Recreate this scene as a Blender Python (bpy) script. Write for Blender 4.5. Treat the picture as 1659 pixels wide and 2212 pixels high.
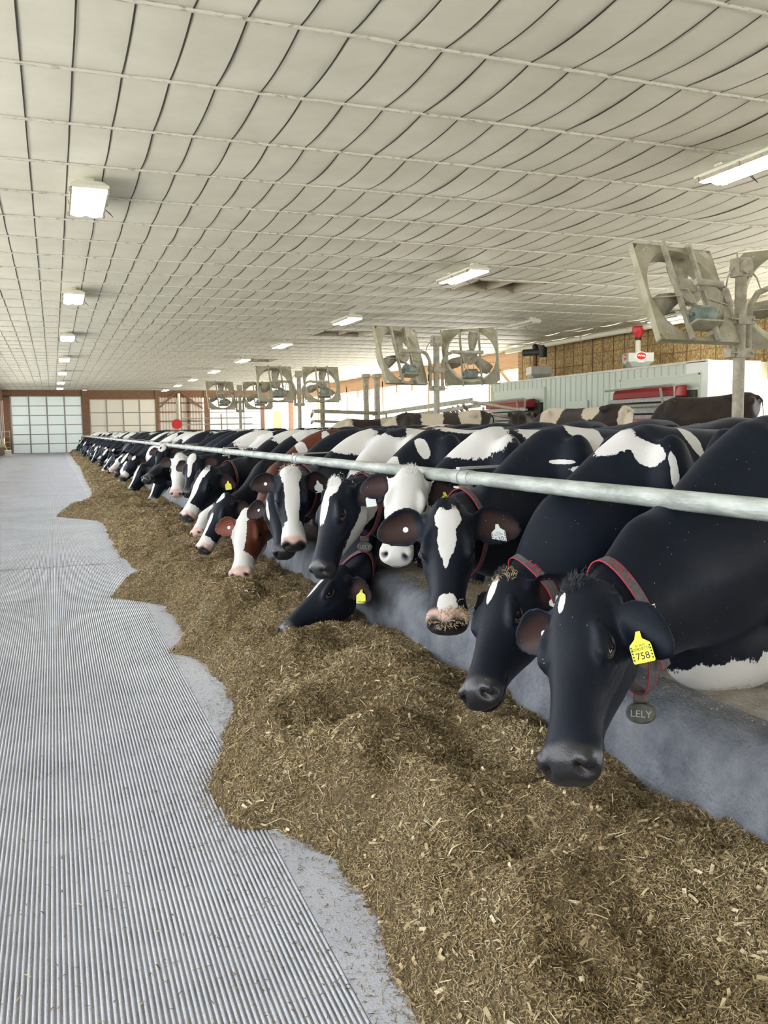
import bpy, bmesh, math, random
import numpy as np
from mathutils import Vector, Matrix
random.seed(7); RNG = np.random.default_rng(7)
for o in list(bpy.data.objects): bpy.data.objects.remove(o)
SC = bpy.context.scene; COL = SC.collection

# ------------------------------------------------------------------ camera
F_PX, CX, CY = 1850.0, 829.5, 1106.0
YAW, PITCH, ROLL = 0.3658190, 0.0970608, -0.0142
CAM = np.array([0.0, 0.0, 1.45])
_f = np.array([math.sin(YAW)*math.cos(PITCH), math.cos(YAW)*math.cos(PITCH), -math.sin(PITCH)])
_r0 = np.array([math.cos(YAW), -math.sin(YAW), 0.0]); _u0 = np.cross(_r0, _f)
_r = _r0*math.cos(ROLL) + _u0*math.sin(ROLL); _u = -_r0*math.sin(ROLL) + _u0*math.cos(ROLL)
cd = bpy.data.cameras.new('camera'); cam = bpy.data.objects.new('camera', cd); COL.objects.link(cam)
cd.sensor_fit = 'HORIZONTAL'; cd.sensor_width = 36.0; cd.lens = 36.0*F_PX/1659.0
cd.clip_start = 0.05; cd.clip_end = 500
cam.matrix_world = Matrix(((_r[0], _u[0], -_f[0], CAM[0]), (_r[1], _u[1], -_f[1], CAM[1]), (_r[2], _u[2], -_f[2], CAM[2]), (0, 0, 0, 1)))
SC.camera = cam

def at(px, py, X=None, Y=None, Z=None):
    """point of the place seen at photo pixel (px, py) on the plane X, Y or Z = value"""
    d = _f + _r*(px-CX)/F_PX - _u*(py-CY)/F_PX
    for i, v in enumerate((X, Y, Z)):
        if v is not None: return CAM + d*((v-CAM[i])/d[i])

# ------------------------------------------------------------------ light
SC.view_settings.view_transform = 'Standard'; SC.view_settings.look = 'None'
SC.view_settings.gamma = 1.0; SC.view_settings.use_curve_mapping = False
SC.view_settings.exposure = 1.12
w = bpy.data.worlds.new('World'); SC.world = w; w.use_nodes = True
bgn = w.node_tree.nodes['Background']
bgn.inputs[0].default_value = (0.90, 0.95, 1.0, 1); bgn.inputs[1].default_value = 3.4
sd = bpy.data.lights.new('sun', 'SUN'); sd.energy = 17.0; sd.angle = math.radians(3); sd.color = (1, 0.94, 0.85)
so = bpy.data.objects.new('sun', sd); COL.objects.link(so); so.rotation_euler = (math.radians(32), 0, math.radians(62)); so.location = (0, 0, 20)

# ------------------------------------------------------------------ helpers
def N(v):
    v = np.asarray(v, float); return v/(np.linalg.norm(v)+1e-12)

def tag(o, label=None, cat=None, group=None, kind=None):
    if label: o['label'] = label
    if cat: o['category'] = cat
    if group: o['group'] = group
    if kind: o['kind'] = kind
    return o

def empty(name, loc, label, cat, group=None):
    o = bpy.data.objects.new(name, None); COL.objects.link(o); o.location = loc
    o.empty_display_size = 0.1
    return tag(o, label, cat, group)

class MB:
    """collects shapes in world space; build() makes ONE mesh object whose origin is the parent's origin (or loc)"""
    def __init__(s): s.v = []; s.f = []; s.m = []; s.sm = []
    def add(s, V, F, m=0, smooth=False):
        b = len(s.v); s.v += [tuple(map(float, p)) for p in V]
        for f in F: s.f.append(tuple(b+i for i in f)); s.m.append(m); s.sm.append(smooth)
        return s
    def box(s, a, b, m=0):
        x0, y0, z0 = a; x1, y1, z1 = b
        if x0 > x1: x0, x1 = x1, x0
        if y0 > y1: y0, y1 = y1, y0
        if z0 > z1: z0, z1 = z1, z0
        V = [(x0,y0,z0),(x1,y0,z0),(x1,y1,z0),(x0,y1,z0),(x0,y0,z1),(x1,y0,z1),(x1,y1,z1),(x0,y1,z1)]
        return s.add(V, [(0,3,2,1),(4,5,6,7),(0,1,5,4),(1,2,6,5),(2,3,7,6),(3,0,4,7)], m)
    def obox(s, c, ax, ay, az, m=0):
        c = np.array(c, float); ax, ay, az = map(lambda q: np.array(q, float), (ax, ay, az))
        V = [c+i*ax+j*ay+k*az for k in (-1,1) for (i,j) in ((-1,-1),(1,-1),(1,1),(-1,1))]
        return s.add(V, [(0,3,2,1),(4,5,6,7),(0,1,5,4),(1,2,6,5),(2,3,7,6),(3,0,4,7)], m)
    def bar(s, p, q, w, h, m=0, up=(0,0,1)):
        p = np.array(p, float); q = np.array(q, float); d = N(q-p); u = np.array(up, float)
        if abs(d@u) > .95: u = np.array([1.0,0,0])
        l = N(np.cross(d, u)); u = np.cross(l, d)
        return s.obox((p+q)/2, (q-p)/2, l*w/2, u*h/2, m)
    def tube(s, pts, r, n=12, m=0, caps=True, smooth=True):
        pts = [np.array(p, float) for p in pts]; R = r if hasattr(r, '__len__') else [r]*len(pts)
        V = []; F = []; t0 = N(pts[1]-pts[0]); u = np.cross(t0, (0,0,1.0))
        if np.linalg.norm(u) < .1: u = np.cross(t0, (1.0,0,0))
        u = N(u)
        for i, p in enumerate(pts):
            t = N(pts[min(i+1, len(pts)-1)]-pts[max(i-1, 0)]); u = N(u-t*(u@t)); w_ = np.cross(t, u)
            for k in range(n):
                a = 2*math.pi*k/n; V.append(p+R[i]*(u*math.cos(a)+w_*math.sin(a)))
        for i in range(len(pts)-1):
            for k in range(n):
                a = i*n+k; b = i*n+(k+1)%n; F.append((a, b, b+n, a+n))
        s.add(V, F, m, smooth)
        if caps:
            s.add(V[:n], [tuple(range(n))[::-1]], m); s.add(V[-n:], [tuple(range(n))], m)
        return s
    def prism(s, poly, off, m=0):
        """poly: 3D outline; off: extrusion vector"""
        n = len(poly); off = np.array(off, float); V = [np.array(p, float) for p in poly]; V += [p+off for p in V]
        F = [tuple(range(n))[::-1], tuple(range(n, 2*n))]+[(i, (i+1)%n, n+(i+1)%n, n+i) for i in range(n)]
        return s.add(V, F, m)
    def ball(s, c, r, m=0, nu=14, nv=9, ax=None):
        c = np.array(c, float); r = np.array([r]*3 if not hasattr(r, '__len__') else r, float)
        ax = np.eye(3) if ax is None else np.array(ax, float); V = []; F = []
        for j in range(nv+1):
            th = math.pi*j/nv
            for i in range(nu):
                ph = 2*math.pi*i/nu
                V.append(c+ax.T@(r*np.array([math.sin(th)*math.cos(ph), math.sin(th)*math.sin(ph), math.cos(th)])))
        for j in range(nv):
            for i in range(nu):
                a = j*nu+i; b = j*nu+(i+1)%nu; F.append((a, b, b+nu, a+nu))
        return s.add(V, F, m, True)
    def build(s, name, mats, parent=None, loc=None, bevel=0):
        o0 = np.array(parent.matrix_world.translation if False else (PLOC.get(parent.name, (0,0,0)) if parent else (loc if loc is not None else (0,0,0))), float)
        if parent is not None and loc is not None: pass
        me = bpy.data.meshes.new(name)
        me.from_pydata([tuple(np.array(p)-o0) for p in s.v], [], s.f)
        mats = mats if isinstance(mats, (list, tuple)) else [mats]
        for mt in mats: me.materials.append(mt)
        me.polygons.foreach_set('material_index', s.m); me.polygons.foreach_set('use_smooth', s.sm); me.update()
        o = bpy.data.objects.new(name, me); COL.objects.link(o)
        if parent is not None: o.parent = parent
        else: o.location = o0
        PLOC[o.name] = o0
        if bevel:
            b = o.modifiers.new('bevel', 'BEVEL'); b.width = bevel; b.segments = 2; b.limit_method = 'ANGLE'
        return o
PLOC = {}
def thing(name, loc, label, cat, group=None):
    o = empty(name, loc, label, cat, group); PLOC[o.name] = np.array(loc, float); return o
def copy_tree(o, parent=None):
    c = o.copy(); COL.objects.link(c)
    if parent is not None: c.parent = parent
    for ch in list(o.children): copy_tree(ch, c)
    return c

# ------------------------------------------------------------------ materials
def mat(name, col=(.5,.5,.5), rough=.6, metal=0, emit=None, es=0, **kw):
    m = bpy.data.materials.new(name); m.use_nodes = True; b = m.node_tree.nodes['Principled BSDF']
    b.inputs['Base Color'].default_value = (*col, 1); b.inputs['Roughness'].default_value = rough; b.inputs['Metallic'].default_value = metal
    if emit: b.inputs['Emission Color'].default_value = (*emit, 1); b.inputs['Emission Strength'].default_value = es
    for k, v in kw.items(): b.inputs[k.replace('_', ' ')].default_value = v
    return m
def nd(m, t, **kw):
    n = m.node_tree.nodes.new(t)
    for k, v in kw.items():
        if k.startswith('i_'): n.inputs[k[2:].replace('_', ' ')].default_value = v
        else: setattr(n, k, v)
    return n
def lk(m, a, b): m.node_tree.links.new(a, b)
def bsdf(m): return m.node_tree.nodes['Principled BSDF']
def ramp(m, fac, stops):
    r = nd(m, 'ShaderNodeValToRGB'); e = r.color_ramp.elements
    while len(e) < len(stops): e.new(.5)
    for k, (p, c) in enumerate(stops): e[k].position = p; e[k].color = (*c, 1) if len(c) == 3 else c
    lk(m, fac, r.inputs[0]); return r.outputs[0]
def noisy(name, c1, c2, scale=5, rough=.7, detail=6, bump=0, bscale=None, stretch=None, metal=0, lo=.35, hi=.65, dist=.01):
    m = mat(name, c1, rough, metal); tc = nd(m, 'ShaderNodeTexCoord'); mp = nd(m, 'ShaderNodeMapping')
    lk(m, tc.outputs['Object'], mp.inputs[0])
    if stretch: mp.inputs['Scale'].default_value = stretch
    n = nd(m, 'ShaderNodeTexNoise', i_Scale=scale, i_Detail=detail, i_Roughness=.6); lk(m, mp.outputs[0], n.inputs['Vector'])
    lk(m, ramp(m, n.outputs[0], [(lo, c1), (hi, c2)]), bsdf(m).inputs['Base Color'])
    if bump:
        n2 = nd(m, 'ShaderNodeTexNoise', i_Scale=bscale or scale*6, i_Detail=5); lk(m, mp.outputs[0], n2.inputs['Vector'])
        b = nd(m, 'ShaderNodeBump', i_Strength=bump, i_Distance=dist); lk(m, n2.outputs[0], b.inputs['Height']); lk(m, b.outputs[0], bsdf(m).inputs['Normal'])
    return m

M = {}
M['liner'] = noisy('ceiling_liner', (.66,.64,.54), (.75,.73,.63), 1.3, .55, bump=.05, bscale=60)
M['groove'] = mat('ceiling_cord', (.035,.028,.02), .8)
M['batten'] = noisy('ceiling_batten', (.62,.60,.53), (.16,.12,.08), 9, .7, stretch=(1.2,6,3), lo=.52, hi=.72)
M['hatchwood'] = noisy('hatch_timber', (.30,.26,.20), (.40,.36,.28), 6, .8, stretch=(1,1,6))
M['brown'] = noisy('brown_timber', (.17,.085,.045), (.26,.14,.08), 3, .75, stretch=(1,1,8))
M['timber'] = noisy('raw_timber', (.62,.36,.19), (.72,.46,.28), 3, .7, stretch=(1,.3,8))
M['galv'] = noisy('galvanised_steel', (.33,.34,.32), (.48,.48,.44), 14, .5, metal=.35, bump=.1)
M['oldgalv'] = noisy('dusty_galvanised_steel', (.30,.27,.20), (.44,.41,.32), 11, .75, metal=.1, bump=.3)
M['greendust'] = noisy('algae_dusted_steel', (.27,.25,.16), (.40,.37,.28), 5, .8, bump=.3)
M['darksteel'] = noisy('dark_steel', (.05,.05,.045), (.10,.09,.08), 9, .6, metal=.3)
M['white_steel'] = noisy('white_enamel', (.72,.72,.66), (.60,.59,.50), 4, .45)
M['ribwhite'] = mat('pale_green_siding', (.64,.71,.61), .45)
M['outwhite'] = mat('white_siding', (.86,.88,.86), .4)
M['siding'] = noisy('tan_siding', (.62,.55,.45), (.70,.63,.54), 2, .6)
M['red'] = mat('red_enamel', (.27,.008,.012), .35)
M['redp'] = mat('red_plastic', (.55,.02,.02), .35)
M['hopper'] = noisy('hopper_sheet', (.50,.52,.50), (.60,.61,.58), 3, .4, metal=.35)
M['pvc'] = mat('cream_pvc', (.66,.64,.52), .5)
M['lampwhite'] = mat('lamp_housing', (.62,.61,.52), .5)
M['lens'] = mat('lit_lamp_lens', (1,1,1), .3, emit=(1.0,.98,.93), es=9)
M['lensoff'] = mat('unlit_lamp_lens', (.75,.78,.78), .25)
M['motor'] = noisy('motor_green', (.10,.17,.15), (.26,.27,.22), 8, .6)
M['black'] = mat('black_rubber', (.02,.02,.022), .5)
M['chrome'] = mat('buckle_metal', (.7,.7,.7), .25, 1)
M['strap'] = noisy('collar_webbing', (.075,.07,.075), (.13,.12,.12), 60, .8, bump=.3)
M['strapred'] = mat('collar_red_edge', (.42,.03,.06), .7)
M['tagy'] = mat('yellow_tag', (.82,.80,.06), .45)
M['tagw'] = mat('white_tag', (.80,.84,.82), .45)
M['ink'] = mat('tag_ink', (.02,.02,.03), .6)
M['eye'] = mat('eyeball', (.006,.005,.007), .10, Specular_IOR_Level=.3)
M['sclera'] = mat('eye_white', (.72,.66,.64), .25)
M['lid'] = mat('eyelid', (.05,.035,.035), .4)
M['bronze'] = noisy('transponder_case', (.05,.05,.04), (.12,.12,.10), 30, .45)
M['letter'] = mat('raised_letters', (.42,.42,.38), .5)
M['yellow'] = mat('yellow_handle', (.8,.62,.05), .4)

# concrete floor: bluish grey with scuffs
m = M['floor'] = mat('grooved_concrete', (.5,.5,.55), .62)
tc = nd(m, 'ShaderNodeTexCoord'); n1 = nd(m, 'ShaderNodeTexNoise', i_Scale=1.1, i_Detail=8, i_Roughness=.65); lk(m, tc.outputs['Object'], n1.inputs['Vector'])
c1 = ramp(m, n1.outputs[0], [(.3, (.42,.44,.505)), (.5, (.52,.54,.61)), (.72, (.61,.63,.69))])
n2 = nd(m, 'ShaderNodeTexNoise', i_Scale=160, i_Detail=3); lk(m, tc.outputs['Object'], n2.inputs['Vector'])
mx = nd(m, 'ShaderNodeMix', data_type='RGBA', blend_type='MULTIPLY'); mx.inputs[0].default_value = .55
lk(m, c1, mx.inputs[6]); lk(m, ramp(m, n2.outputs[0], [(.35, (.62,.62,.62)), (.6, (1,1,1))]), mx.inputs[7])
lk(m, mx.outputs[2], bsdf(m).inputs['Base Color'])
bp = nd(m, 'ShaderNodeBump', i_Strength=.5, i_Distance=.004); lk(m, n2.outputs[0], bp.inputs['Height']); lk(m, bp.outputs[0], bsdf(m).inputs['Normal'])
M['groovedark'] = noisy('groove_dirt_and_shade', (.17,.17,.185), (.34,.345,.37), 5, .8)  # groove bottoms darkened: shade between the ridges painted in along with dirt
M['curb'] = noisy('curb_concrete', (.075,.085,.105), (.19,.20,.225), 6, .6, bump=.8, bscale=70, detail=12)
M['scurf'] = noisy('trodden_concrete', (.22,.19,.15), (.40,.37,.33), 8, .85, bump=.6, bscale=60)
M['ground'] = noisy('outside_gravel', (.58,.58,.54), (.68,.67,.62), .5, .9)
# OSB
m = M['osb'] = mat('strand_board', (.45,.28,.10), .75)
tc = nd(m, 'ShaderNodeTexCoord'); mp = nd(m, 'ShaderNodeMapping'); mp.inputs['Scale'].default_value = (1,1,.45); lk(m, tc.outputs['Object'], mp.inputs[0])
vo = nd(m, 'ShaderNodeTexVoronoi', i_Scale=36.0); lk(m, mp.outputs[0], vo.inputs['Vector'])
sx = nd(m, 'ShaderNodeSeparateColor'); lk(m, vo.outputs['Color'], sx.inputs[0])
lk(m, ramp(m, sx.outputs[0], [(0, (.20,.12,.035)), (.6, (.34,.225,.085)), (1, (.52,.39,.19))]), bsdf(m).inputs['Base Color'])
# translucent door panels
def translucent(name, col, mixf):
    m = mat(name, col, .5); b = bsdf(m); t = nd(m, 'ShaderNodeBsdfTranslucent'); t.inputs[0].default_value = (*col, 1)
    x = nd(m, 'ShaderNodeMixShader'); x.inputs[0].default_value = mixf
    lk(m, b.outputs[0], x.inputs[1]); lk(m, t.outputs[0], x.inputs[2]); lk(m, x.outputs[0], m.node_tree.nodes['Material Output'].inputs[0]); return m
M['doorpanel'] = translucent('insulated_door_panel', (.80,.84,.83), .20)
M['doorpanel2'] = translucent('cream_door_panel', (.80,.76,.66), .13)
M['brightpanel'] = translucent('translucent_sheet', (.9,.9,.88), .5)
M['doorframe'] = mat('door_rail_grey', (.34,.33,.30), .6)
# feed
m = M['feed'] = mat('chopped_feed', (.2,.15,.08), .85)
a = nd(m, 'ShaderNodeAttribute', attribute_name='tint'); 
rc = ramp(m, a.outputs['Fac'], [(0, (.075,.044,.018)), (.3, (.195,.132,.058)), (.62, (.37,.28,.145)), (.88, (.53,.43,.245)), (1, (.70,.61,.42))])
lk(m, rc, bsdf(m).inputs['Base Color'])
m = M['feedbase'] = noisy('feed_bed', (.10,.068,.030), (.25,.19,.10), 60, .9, bump=1.0, bscale=140, dist=.02)

# coats
def coat(name, dark, wht=(.70,.68,.65)):
    m = mat(name, dark, .5); b = bsdf(m); b.inputs['Specular IOR Level'].default_value = .16; b.inputs['Sheen Weight'].default_value = .05
    tc = nd(m, 'ShaderNodeTexCoord')
    def attr(n): return nd(m, 'ShaderNodeAttribute', attribute_name=n).outputs['Fac']
    mps = nd(m, 'ShaderNodeMapping'); mps.inputs['Scale'].default_value = (1,1,.30); lk(m, tc.outputs['Object'], mps.inputs[0])
    n1 = nd(m, 'ShaderNodeTexNoise', i_Scale=75, i_Detail=4, i_Roughness=.7); lk(m, mps.outputs[0], n1.inputs['Vector'])
    n0 = nd(m, 'ShaderNodeTexNoise', i_Scale=14, i_Detail=5, i_Roughness=.65); lk(m, tc.outputs['Object'], n0.inputs['Vector'])
    s1 = nd(m, 'ShaderNodeMath', operation='MULTIPLY_ADD'); lk(m, n1.outputs[0], s1.inputs[0]); s1.inputs[1].default_value = .50; lk(m, attr('white'), s1.inputs[2])
    s2 = nd(m, 'ShaderNodeMath', operation='MULTIPLY_ADD'); lk(m, n0.outputs[0], s2.inputs[0]); s2.inputs[1].default_value = .9; lk(m, s1.outputs[0], s2.inputs[2])
    st = nd(m, 'ShaderNodeMapRange'); lk(m, s2.outputs[0], st.inputs[0]); st.inputs[1].default_value = .675; st.inputs[2].default_value = .725
    # coat tones
    n2 = nd(m, 'ShaderNodeTexNoise', i_Scale=4, i_Detail=5); lk(m, tc.outputs['Object'], n2.inputs['Vector'])
    dk = ramp(m, n2.outputs[0], [(.3, tuple(c*.75 for c in dark)), (.7, tuple(c*1.35 for c in dark))])
    wh = ramp(m, n2.outputs[0], [(.3, tuple(c*.88 for c in wht)), (.65, wht)])
    # flecks of straw and dust on the coat
    x = nd(m, 'ShaderNodeMix', data_type='RGBA'); lk(m, st.outputs[0], x.inputs[0]); lk(m, dk, x.inputs[6]); lk(m, wh, x.inputs[7])
    inr = nd(m, 'ShaderNodeMix', data_type='RGBA'); lk(m, attr('inner'), inr.inputs[0]); lk(m, x.outputs[2], inr.inputs[6]); inr.inputs[7].default_value = (.042,.022,.019,1) if dark[0] < .1 else (.20,.070,.045,1)
    pk = nd(m, 'ShaderNodeMix', data_type='RGBA'); lk(m, attr('pink'), pk.inputs[0]); pk.inputs[6].default_value = (.022,.022,.025,1); pk.inputs[7].default_value = (.60,.40,.34,1)
    pd = nd(m, 'ShaderNodeMix', data_type='RGBA'); lk(m, attr('pad'), pd.inputs[0]); lk(m, inr.outputs[2], pd.inputs[6]); lk(m, pk.outputs[2], pd.inputs[7])
    ns = nd(m, 'ShaderNodeMix', data_type='RGBA'); lk(m, attr('nostril'), ns.inputs[0]); lk(m, pd.outputs[2], ns.inputs[6]); ns.inputs[7].default_value = (.012,.008,.008,1)
    vr = nd(m, 'ShaderNodeTexVoronoi', i_Scale=38.0); lk(m, tc.outputs['Object'], vr.inputs['Vector'])
    vm = nd(m, 'ShaderNodeMapRange'); lk(m, vr.outputs['Distance'], vm.inputs[0]); vm.inputs[1].default_value = .075; vm.inputs[2].default_value = .05
    nm = nd(m, 'ShaderNodeTexNoise', i_Scale=5.0); lk(m, tc.outputs['Object'], nm.inputs['Vector']); vm2 = nd(m, 'ShaderNodeMapRange'); lk(m, nm.outputs[0], vm2.inputs[0]); vm2.inputs[1].default_value = .52; vm2.inputs[2].default_value = .56
    mm = nd(m, 'ShaderNodeMath', operation='MULTIPLY'); lk(m, vm.outputs[0], mm.inputs[0]); lk(m, vm2.outputs[0], mm.inputs[1])
    fl = nd(m, 'ShaderNodeMix', data_type='RGBA'); lk(m, mm.outputs[0], fl.inputs[0]); lk(m, ns.outputs[2], fl.inputs[6]); fl.inputs[7].default_value = (.40,.33,.22,1)
    lk(m, fl.outputs[2], b.inputs['Base Color'])
    rr_ = nd(m, 'ShaderNodeMapRange'); lk(m, attr('pad'), rr_.inputs[0]); rr_.inputs[3].default_value = .5; rr_.inputs[4].default_value = .32; lk(m, rr_.outputs[0], b.inputs['Roughness'])
    sr_ = nd(m, 'ShaderNodeMapRange'); lk(m, attr('pad'), sr_.inputs[0]); sr_.inputs[3].default_value = .16; sr_.inputs[4].default_value = .45; lk(m, sr_.outputs[0], b.inputs['Specular IOR Level'])
    b.inputs['Sheen Weight'].default_value = .05; b.inputs['Sheen Roughness'].default_value = .4; b.inputs['Sheen Tint'].default_value = (.55,.68,1,1)
    bn = nd(m, 'ShaderNodeTexNoise', i_Scale=230, i_Detail=2); lk(m, tc.outputs['Object'], bn.inputs['Vector'])
    bu = nd(m, 'ShaderNodeBump', i_Strength=.35, i_Distance=.003); lk(m, bn.outputs[0], bu.inputs['Height'])
    lk(m, bu.outputs[0], b.inputs['Normal'])
    return m
M['coat'] = coat('black_and_white_coat', (.0060,.0085,.0150))
M['coatred'] = coat('red_and_white_coat', (.105,.032,.017))
M['coatdirty'] = coat('soiled_coat', (.035,.026,.022), (.58,.50,.38))
M['straw'] = mat('clinging_feed', (.36,.27,.14), .8)
M['hairw'] = mat('white_hair', (.80,.78,.74), .7)
M['hairb'] = mat('black_hair', (.02,.02,.024), .6)
M['hairr'] = mat('red_hair', (.30,.10,.05), .6)

# ================================================================== SETTING
CZ = 4.65; XL, XR, Y0, Y1 = -3.3, 18.3, -14.0, 68.0
beads = [6.90+1.42*k for k in range(-15, 44)]; beads = [b for b in beads if Y0 < b < Y1]
HATCH = [(8.71, 10.39, beads.index(min(beads, key=lambda b: abs(b-16.9))), 'hatch'), (8.29, 9.97, beads.index(min(beads, key=lambda b: abs(b-26.8))), 'hatch'), (7.87, 9.55, beads.index(min(beads, key=lambda b: abs(b-37.5))), 'hatch')]
def make_ceiling():
    mb = MB(); V = []; F = []; edges = [Y0]+beads+[Y1]; K = 8; sp = .42
    xs = [XL]+[x for x in (.31-.42*9+.42*i for i in range(60)) if XL+.05 < x < XR-.05]+[XR]
    for bi in range(len(edges)-1):
        a, b = edges[bi], edges[bi+1]; sag = .040*(b-a)/1.42*(1+.25*math.sin(bi*2.3))
        hs = [h for h in HATCH if h[2]+1 == bi]
        for j in range(len(xs)-1):
            if any(xs[j] > h[0]-.05 and xs[j+1] < h[1]+.05 for h in hs): continue
            sg = sag*(1+.12*math.sin(j*1.7+bi))
            vv = []
            for k in range(K+1):
                t = k/K; z = CZ-sg*4*t*(1-t)-.0
                for x in (xs[j], xs[j+1]): vv.append((x, a+(b-a)*t, z))
            ff = [(2*k, 2*k+2, 2*k+3, 2*k+1) for k in range(K)]
            mb.add(vv, ff, 0, True)
            # dark cord along the panel edge
            vv = []
            for k in range(K+1):
                t = k/K; z = CZ-sag*4*t*(1-t)-.006
                for x in (xs[j]-.0075, xs[j]+.0075): vv.append((x, a+(b-a)*t, z))
            if j > 0: mb.add(vv, ff, 1)
    for b in beads:
        segs = [(XL, XR)]
        for h in HATCH:
            pass
        for (x0, x1) in segs:
            mb.tube([(x0, b, CZ-.012), (x1, b, CZ-.012)], .019, 6, 2, False)
    mb.box((XL-2.6, Y0-.3, CZ+.35), (XR+2.6, Y1+2, CZ+.5), 0)       # roof deck above; unseen wide eaves added to keep sun off the floor
    o = mb.build('ceiling', [M['liner'], M['groove'], M['batten']]); tag(o, kind='structure'); return o
make_ceiling()
for (x0, x1, bi, _) in HATCH:
    a, b = beads[bi], beads[bi+1]; mb = MB()
    for (p, q) in (((x0, a, CZ-.05), (x1, a+.04, CZ+.34)), ((x0, b-.04, CZ-.05), (x1, b, CZ+.34)), ((x0, a, CZ-.05), (x0+.04, b, CZ+.34)), ((x1-.04, a, CZ-.05), (x1, b, CZ+.34)), ((x0+(x1-x0)*.55, a, CZ-.02), (x0+(x1-x0)*.55+.04, b, CZ+.3))): mb.box(p, q)
    mb.box((x0, a, CZ+.30), (x1, b, CZ+.33))
    o = mb.build('trim_1', M['hatchwood']); tag(o, kind='structure'); o['label'] = 'timber lined opening in the white ceiling'
    if bi != HATCH[0][2]: o.name = 'trim_%d' % (2 if bi == HATCH[1][2] else 3)

# alley floor: grooved strip with real ridges, smooth strip beside it
def make_floor():
    mb = MB(); pitch = .0148; x = -1.7; ys = [-2.0, 0, 1, 2, 3, 4, 6, 8.6]
    def strip(xa, xb, ya, yb, n):
        prof = []
        xx = xa
        while xx < xb:
            prof += [(xx, 0.0), (xx+.0035, -.0042), (xx+.0085, -.0042), (xx+.0118, 0.0)]; xx += pitch
        prof = np.array(prof); ysl = np.linspace(ya, yb, n); V = []
        for y in ysl: V += [(p[0], y, p[1]) for p in prof]
        m = len(prof); F = [(i*m+j, i*m+j+1, (i+1)*m+j+1, (i+1)*m+j) for i in range(n-1) for j in range(m-1)]
        mb.add(V, F, 0); mb.m[-len(F):] = [1 if (q_ % (m-1)) % 4 == 1 else 0 for q_ in range(len(F))]; return prof[-1][0]
    strip(-3.0, .67, -2, 9.9, 10)
    e = strip(-3.0, .66, 9.93, 22, 6)
    strip(-3.0, .655, 22.02, 68, 8)
    mb.box((XL-.2, -14, -.15), (-2.99, 68, 0)); mb.box((.66, -14, -.15), (2.75, 68, 0)); mb.box((2.75, -14, -.15), (18.5, 68, 0), 2); mb.box((-3.0, -14, -.15), (.70, 68, -.0085)); mb.box((-3.0,-14,-.1), (.7,-2,0))
    o = mb.build('floor', [M['floor'], M['groovedark'], M['scurf']]); tag(o, kind='structure'); return o
make_floor()
mb = MB(); mb.box((-70, -50, -.4), (90, 130, -.16)); o = mb.build('outside_ground', M['ground']); tag(o, kind='structure')

# feed curb with a rounded worn top, then trodden cow floor
def curb_mesh():
    prof = [(1.84,0),(1.86,.20),(1.885,.36),(1.91,.44),(1.95,.485),(2.01,.50),(2.12,.497),(2.28,.485),(2.45,.46),(2.62,.40),(2.78,.2),(2.80,0)]
    V = []; F = []; ys = list(np.arange(-.5, 12, .12))+list(np.arange(12, 67.2, 1.0)); 
    for y in ys:
        for i, (x, z) in enumerate(prof):
            k = math.sin(y*1.9)*.008+math.sin(y*5.3+i)*.003+math.sin(y*11+i*2)*.0015
            V.append((x+k*(z > .05), y, z+(.006*math.sin(y*3.1+i*.8) if z > .1 else 0)))
    m = len(prof); F = [(i*m+j, (i+1)*m+j, (i+1)*m+j+1, i*m+j+1) for i in range(len(ys)-1) for j in range(m-1)]
    mb = MB(); mb.add(V, F, 0, True); n = len(ys)
    mb.add([V[j] for j in range(m)], [tuple(range(m))], 0); mb.add([V[(n-1)*m+j] for j in range(m)], [tuple(range(m))[::-1]], 0)
    return mb
cb = curb_mesh()
for k, f in enumerate(cb.f):
    j = k % 11
    if k < 11*10000 and cb.v[f[0]][0] > 2.04: cb.m[k] = 1
o = cb.build('feed_curb', [M['curb'], M['scurf']]); tag(o, 'long grey concrete feed curb with a rounded top running under the neck rail', 'curb')

# left wall: dark boards at the base, open curtain strip, brown header
mb = MB(); mb.box((XL-.15, -14, 0), (XL, 68, .55), 0); mb.box((XL-.12, -14, .55), (XL-.02, 68, 1.15), 1); mb.box((XL-.15, -14, 3.85), (XL, 68, CZ), 0)
for y in np.arange(-12.8, 68, 2.44): mb.box((XL-.14, y-.07, 1.15), (XL, y+.07, 3.9), 0)
o = mb.build('wall_left', [M['brown'], M['siding']]); tag(o, kind='structure')
mb = MB()
for y in np.arange(58.0, 67.9, 2.44):
    mb.box((XL-.10, y+.07, 1.15), (XL-.07, min(y+2.37, 68), 3.85), 0)
    for z in (1.15, 2.05, 2.95, 3.8): mb.box((XL-.07, y+.07, z), (XL-.03, min(y+2.37, 68), z+.05), 1)
    for q in (.8, 1.6): mb.box((XL-.07, y+q, 1.15), (XL-.03, y+q+.05, 3.85), 1)
o = mb.build('window_1', [M['brightpanel'], M['doorframe']]); tag(o, kind='structure')

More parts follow.
